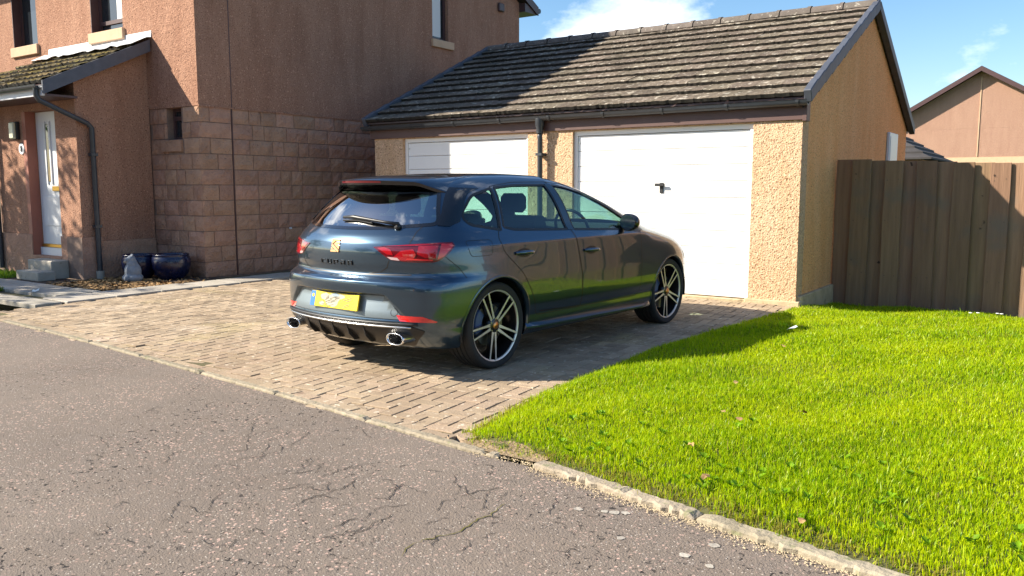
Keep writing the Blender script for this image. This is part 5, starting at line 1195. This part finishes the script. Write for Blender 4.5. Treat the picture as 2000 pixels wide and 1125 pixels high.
    LET = {'C': [((1, .92), (.12, .92)), ((.1, 1), (.1, 0)), ((.12, .08), (1, .08))], 'U': [((.1, 1), (.1, 0)), ((.12, .08), (.92, .08)), ((.9, 0), (.9, 1))], 'P': [((.1, 1), (.1, 0)), ((.12, .92), (.92, .92)), ((.9, 1), (.9, .36)), ((.12, .42), (.92, .42))],
           'R': [((.1, .62), (.1, 0)), ((.1, .92), (.92, .92)), ((.9, 1), (.9, .40)), ((.12, .42), (.92, .42)), ((.58, .42), (.95, 0))], 'A': [((.1, 1), (.1, 0)), ((.12, .92), (.92, .92)), ((.9, 1), (.9, 0)), ((.12, .42), (.92, .42))]}
    for i, ch in enumerate('CUPRA'):
        s_ = -.172 + i * .0735; zc = .795; p1 = on_rear(s_ + .02, zc - .015, 0); glyph('letter', [stroke(a, b) for a, b in LET[ch]], 'trim_black', car, (p1[0] - .001, -s_, zc - .015), nrm(zc), .047, .033, .006)
    # wiper
    wp = [(-.045, 1.098), (.06, 1.102), (.20, 1.088), (.34, 1.072), (.46, 1.058)]; P = on_car('rear', wp, .022); mb = MB(); mb.tube([tuple(p) for p in L3(P)], [.012, .016, .013, .011, .016], 6); wi = mb.build('rear_wiper', 'trim_black', car, smooth=True)
    P = on_car('rear', [(-.055, 1.084), (.10, 1.086), (.24, 1.070)], .008); mb = MB(); mb.tube([tuple(p) for p in L3(P)], .006, 5); mb.build('wiper_blade', 'rubber', wi)
    P = on_car('rear', [(.455, 1.05)], .004)[0]; MB().lathe([(0, -.012), (.024, -.008), (.026, .012), (0, .02)], 14, 'z').build('wiper_pivot', 'trim_black', wi, smooth=True, loc=(P[0], -P[1], P[2]), rot=(0, R(-55), 0))
    # roof spoiler
    nS = 41; top = []; rows = [[] for _ in range(6)]
    for s_ in np.linspace(-.605, .605, nS):
        a = abs(s_) / .605; xt = -.560 + .97 * s_ ** 2; xl = -.02 + .02 * a; sc = min(abs(s_), .60); zl_ = float(on_car('top', [(xl, sc)])[0][2]); zl_ -= max(0, a - .86) * .32
        ztr = 1.388 - .030 * a ** 2 - max(0, a - .72) * .24; th = .030 * (1 - .4 * a) ; xm_ = (xl + xt) / 2; zm = (zl_ + ztr) / 2 + .012 * (1 - a)
        rows[0].append((xl, -s_, zl_ + .001)); rows[1].append((xm_, -s_, zm)); rows[2].append((xt + .012, -s_, ztr)); rows[3].append((xt, -s_, ztr - .008)); rows[4].append((xt + .008, -s_, ztr - th - .012)); rows[5].append((xl - .03, -s_, min(zl_, 1.345) - .075))
    mb = MB(); mb.grid(rows[:4]); sp = mb.build('roof_spoiler', 'car_paint', car, auto=45)
    mb = MB(); mb.grid(rows[3:]); mb.build('spoiler_underside', 'gloss_black', sp, auto=45)
    for e in (0, -1): mb = MB(); mb.add([r_[e] for r_ in rows], [(0, 1, 2, 3, 4, 5)]); mb.build('spoiler_end', 'car_paint', sp)
    lamp = []
    for j in range(13, 28): a3, a4 = Vector(rows[3][j]), Vector(rows[4][j]); lamp.append([tuple(a3.lerp(a4, .12) + Vector((-.003, 0, 0))), tuple(a3.lerp(a4, .60) + Vector((-.003, 0, 0)))])
    mb = MB(); mb.grid(lamp); mb.build('brake_lamp', 'lamp_dark', sp)
    # underside, cabin
    MB().box(-.40, 3.2, -.50, .50, .175, .22).build('underbody', 'wall_dark', car); MB().box(.36, 2.27, -.84, .84, .20, .25).build('floor', 'wall_dark', car)
    MB().cbox(-.45, 2.3, -.78, .78, .40, .46, .02).build('cabin_floor', 'interior', car)
    MB().cbox(1.80, 2.35, -.76, .76, .55, .985, .06).build('dashboard', 'interior', car); MB().cbox(-.62, -.15, -.60, .60, .46, .95, .03).build('parcel_shelf', 'interior', car)
    def seat(x, y, w, rear=False):
        q = MB().cbox(x, x + .50, y - w / 2, y + w / 2, .46, .66, .05).build('seat', 'seat_cloth', car); b = MB(); 
        prof = [(x + .06, .60), (x - .08, .62), (x - .24, 1.05), (x - .20, 1.10), (x - .10, 1.09), (x + .06, .74)]
        b.prism(prof, y - w / 2 + .02, y + w / 2 - .02, 1); b.build('backrest', 'seat_cloth', q, auto=50)
        for hy in ((y - .36, y, y + .36) if rear else (y,)):
            MB().cbox(x - .27, x - .17, hy - .125, hy + .125, 1.12, 1.28, .035).build('headrest', 'seat_cloth', q, auto=70); MB().tube([(x - .21, hy, 1.07), (x - .22, hy, 1.14)], .012, 6).build('headrest_post', 'trim_black', q)
    seat(1.05, -.36, .50); seat(1.05, .36, .50); seat(.18, 0, 1.28, True)
    st = MB(); st.tube([(1.70 + .03 * math.sin(t) - .10 * math.sin(t), -.36 + .18 * math.cos(t), .96 + .165 * math.sin(t)) for t in np.linspace(0, 6.283, 25)], .015, 7, cap=False); st.build('steering_wheel', 'trim_black', car, smooth=True)
    # ---------- wheels
    def wheel(cx, sd, rot):
        TY, RI = .3225, .2680; out = .862; w = .225
        wl = MB().lathe([(RI * .965, .008), (RI * .95, .03), (RI * .90, .06), (RI * .88, .18), (RI * .96, .215)], 48, 'y').build('wheel', 'wheel_black', car, smooth=True)
        wl.location = (cx, -sd * out, .3195); wl.rotation_euler = (0, 0, 0 if sd > 0 else math.pi)      # local +Y points inward
        a = [(RI * .985, -.002), (RI + .006, -.007), (RI + .014, -.007), (RI + .026, -.012), (TY - .018, -.011), (TY - .008, -.002), (TY - .001, .014)]; tr = []
        for i, (g0, g1) in enumerate(((.045, .053), (.088, .098), (.130, .140), (.172, .180))): tr += [(TY, g0), (TY - .007, g0 + .001), (TY - .007, g1 - .001), (TY, g1)]
        b = [(TY - .001, .212), (TY - .010, .228), (TY - .03, .236), (RI * .985, .222)]
        MB().lathe(a + tr + b, 72, 'y').build('tyre', 'rubber', wl, auto=45)
        MB().lathe([(RI * .935, .012), (RI * .945, .004), (RI * .985, .0), (RI * .992, .004), (RI * .985, .012)], 72, 'y').build('rim_lip', 'alloy_cut', wl, auto=50)
        def spoke(ang, m, nm, grow, y0, y1):
            mb = MB(); dir_ = 1
            # centre line in wheel plane: radial coordinate u, sideways v
            for sg in (1, -1):
                pts = [(.030, .010), (.062, .0155), (.105, .0195), (.160, .0255), (.210, .0300), (RI * .955, .0345)]; hw = [.0115, .0115, .0088, .0076, .0070, .0075]; P_ = []
                for (u, v), h_ in zip(pts, hw):
                    h_ = h_ + grow; yy = .020 - .022 * (u / RI) ** .8 + .010 * math.exp(-(u / .05) ** 2) * 0
                    row = [(u, sg * v - h_, y0 + yy), (u, sg * v + h_, y0 + yy), (u, sg * v + h_ * .8, y1 + yy), (u, sg * v - h_ * .8, y1 + yy), (u, sg * v - h_, y0 + yy)]; P_.append([(a_ * math.cos(ang) - b_ * math.sin(ang), c_, a_ * math.sin(ang) + b_ * math.cos(ang)) for a_, b_, c_ in row])
                mb = MB(); mb.grid(P_); mb.f.append((0, 1, 2, 3)); k = 5 * (len(pts) - 1); mb.f.append((k + 3, k + 2, k + 1, k)); mb.build(nm, m, wl)
        for k in range(5):
            an = rot + k * 2 * math.pi / 5
            spoke(an, 'wheel_black', 'spoke', .0025, .004, .040); spoke(an, 'alloy_cut', 'spoke_face', 0., .0, .003)
        MB().lathe([(0, .006), (.030, .008), (.052, .014), (.066, .024), (.07, .05), (0, .05)], 30, 'y').build('hub', 'wheel_black', wl, auto=50)
        MB().lathe([(0, -.001), (.024, .0), (.029, .004), (.029, .012)], 24, 'y').build('hub_cap', 'copper', wl, auto=50)
        for k in range(5):
            an = rot + (k + .5) * 2 * math.pi / 5; MB().lathe([(0, .012), (.008, .012), (.008, .03)], 8, 'y', (.047 * math.cos(an), 0, .047 * math.sin(an))).build('wheel_bolt', 'satin_silver', wl)
        MB().lathe([(.07, .075), (.155 if cx < 1 else .17, .075), (.155 if cx < 1 else .17, .095), (.07, .095)], 40, 'y').build('brake_disc', 'brake_disc', wl, auto=40)
        cal = MB(); P_ = []
        for t in np.linspace(R(135), R(195), 9):
            P_.append([(r2 * math.cos(t), y2, r2 * math.sin(t)) for r2, y2 in ((.112, .05), (.178, .05), (.186, .065), (.186, .12), (.11, .12), (.112, .05))])
        cal.grid(P_); cal.f.append((0, 1, 2, 3, 4)); cal.build('caliper', 'caliper_blue', wl, auto=40)
    for cx in (0, 2.636):
        for sd in (1, -1): wheel(cx, sd, R(117))
build_car()
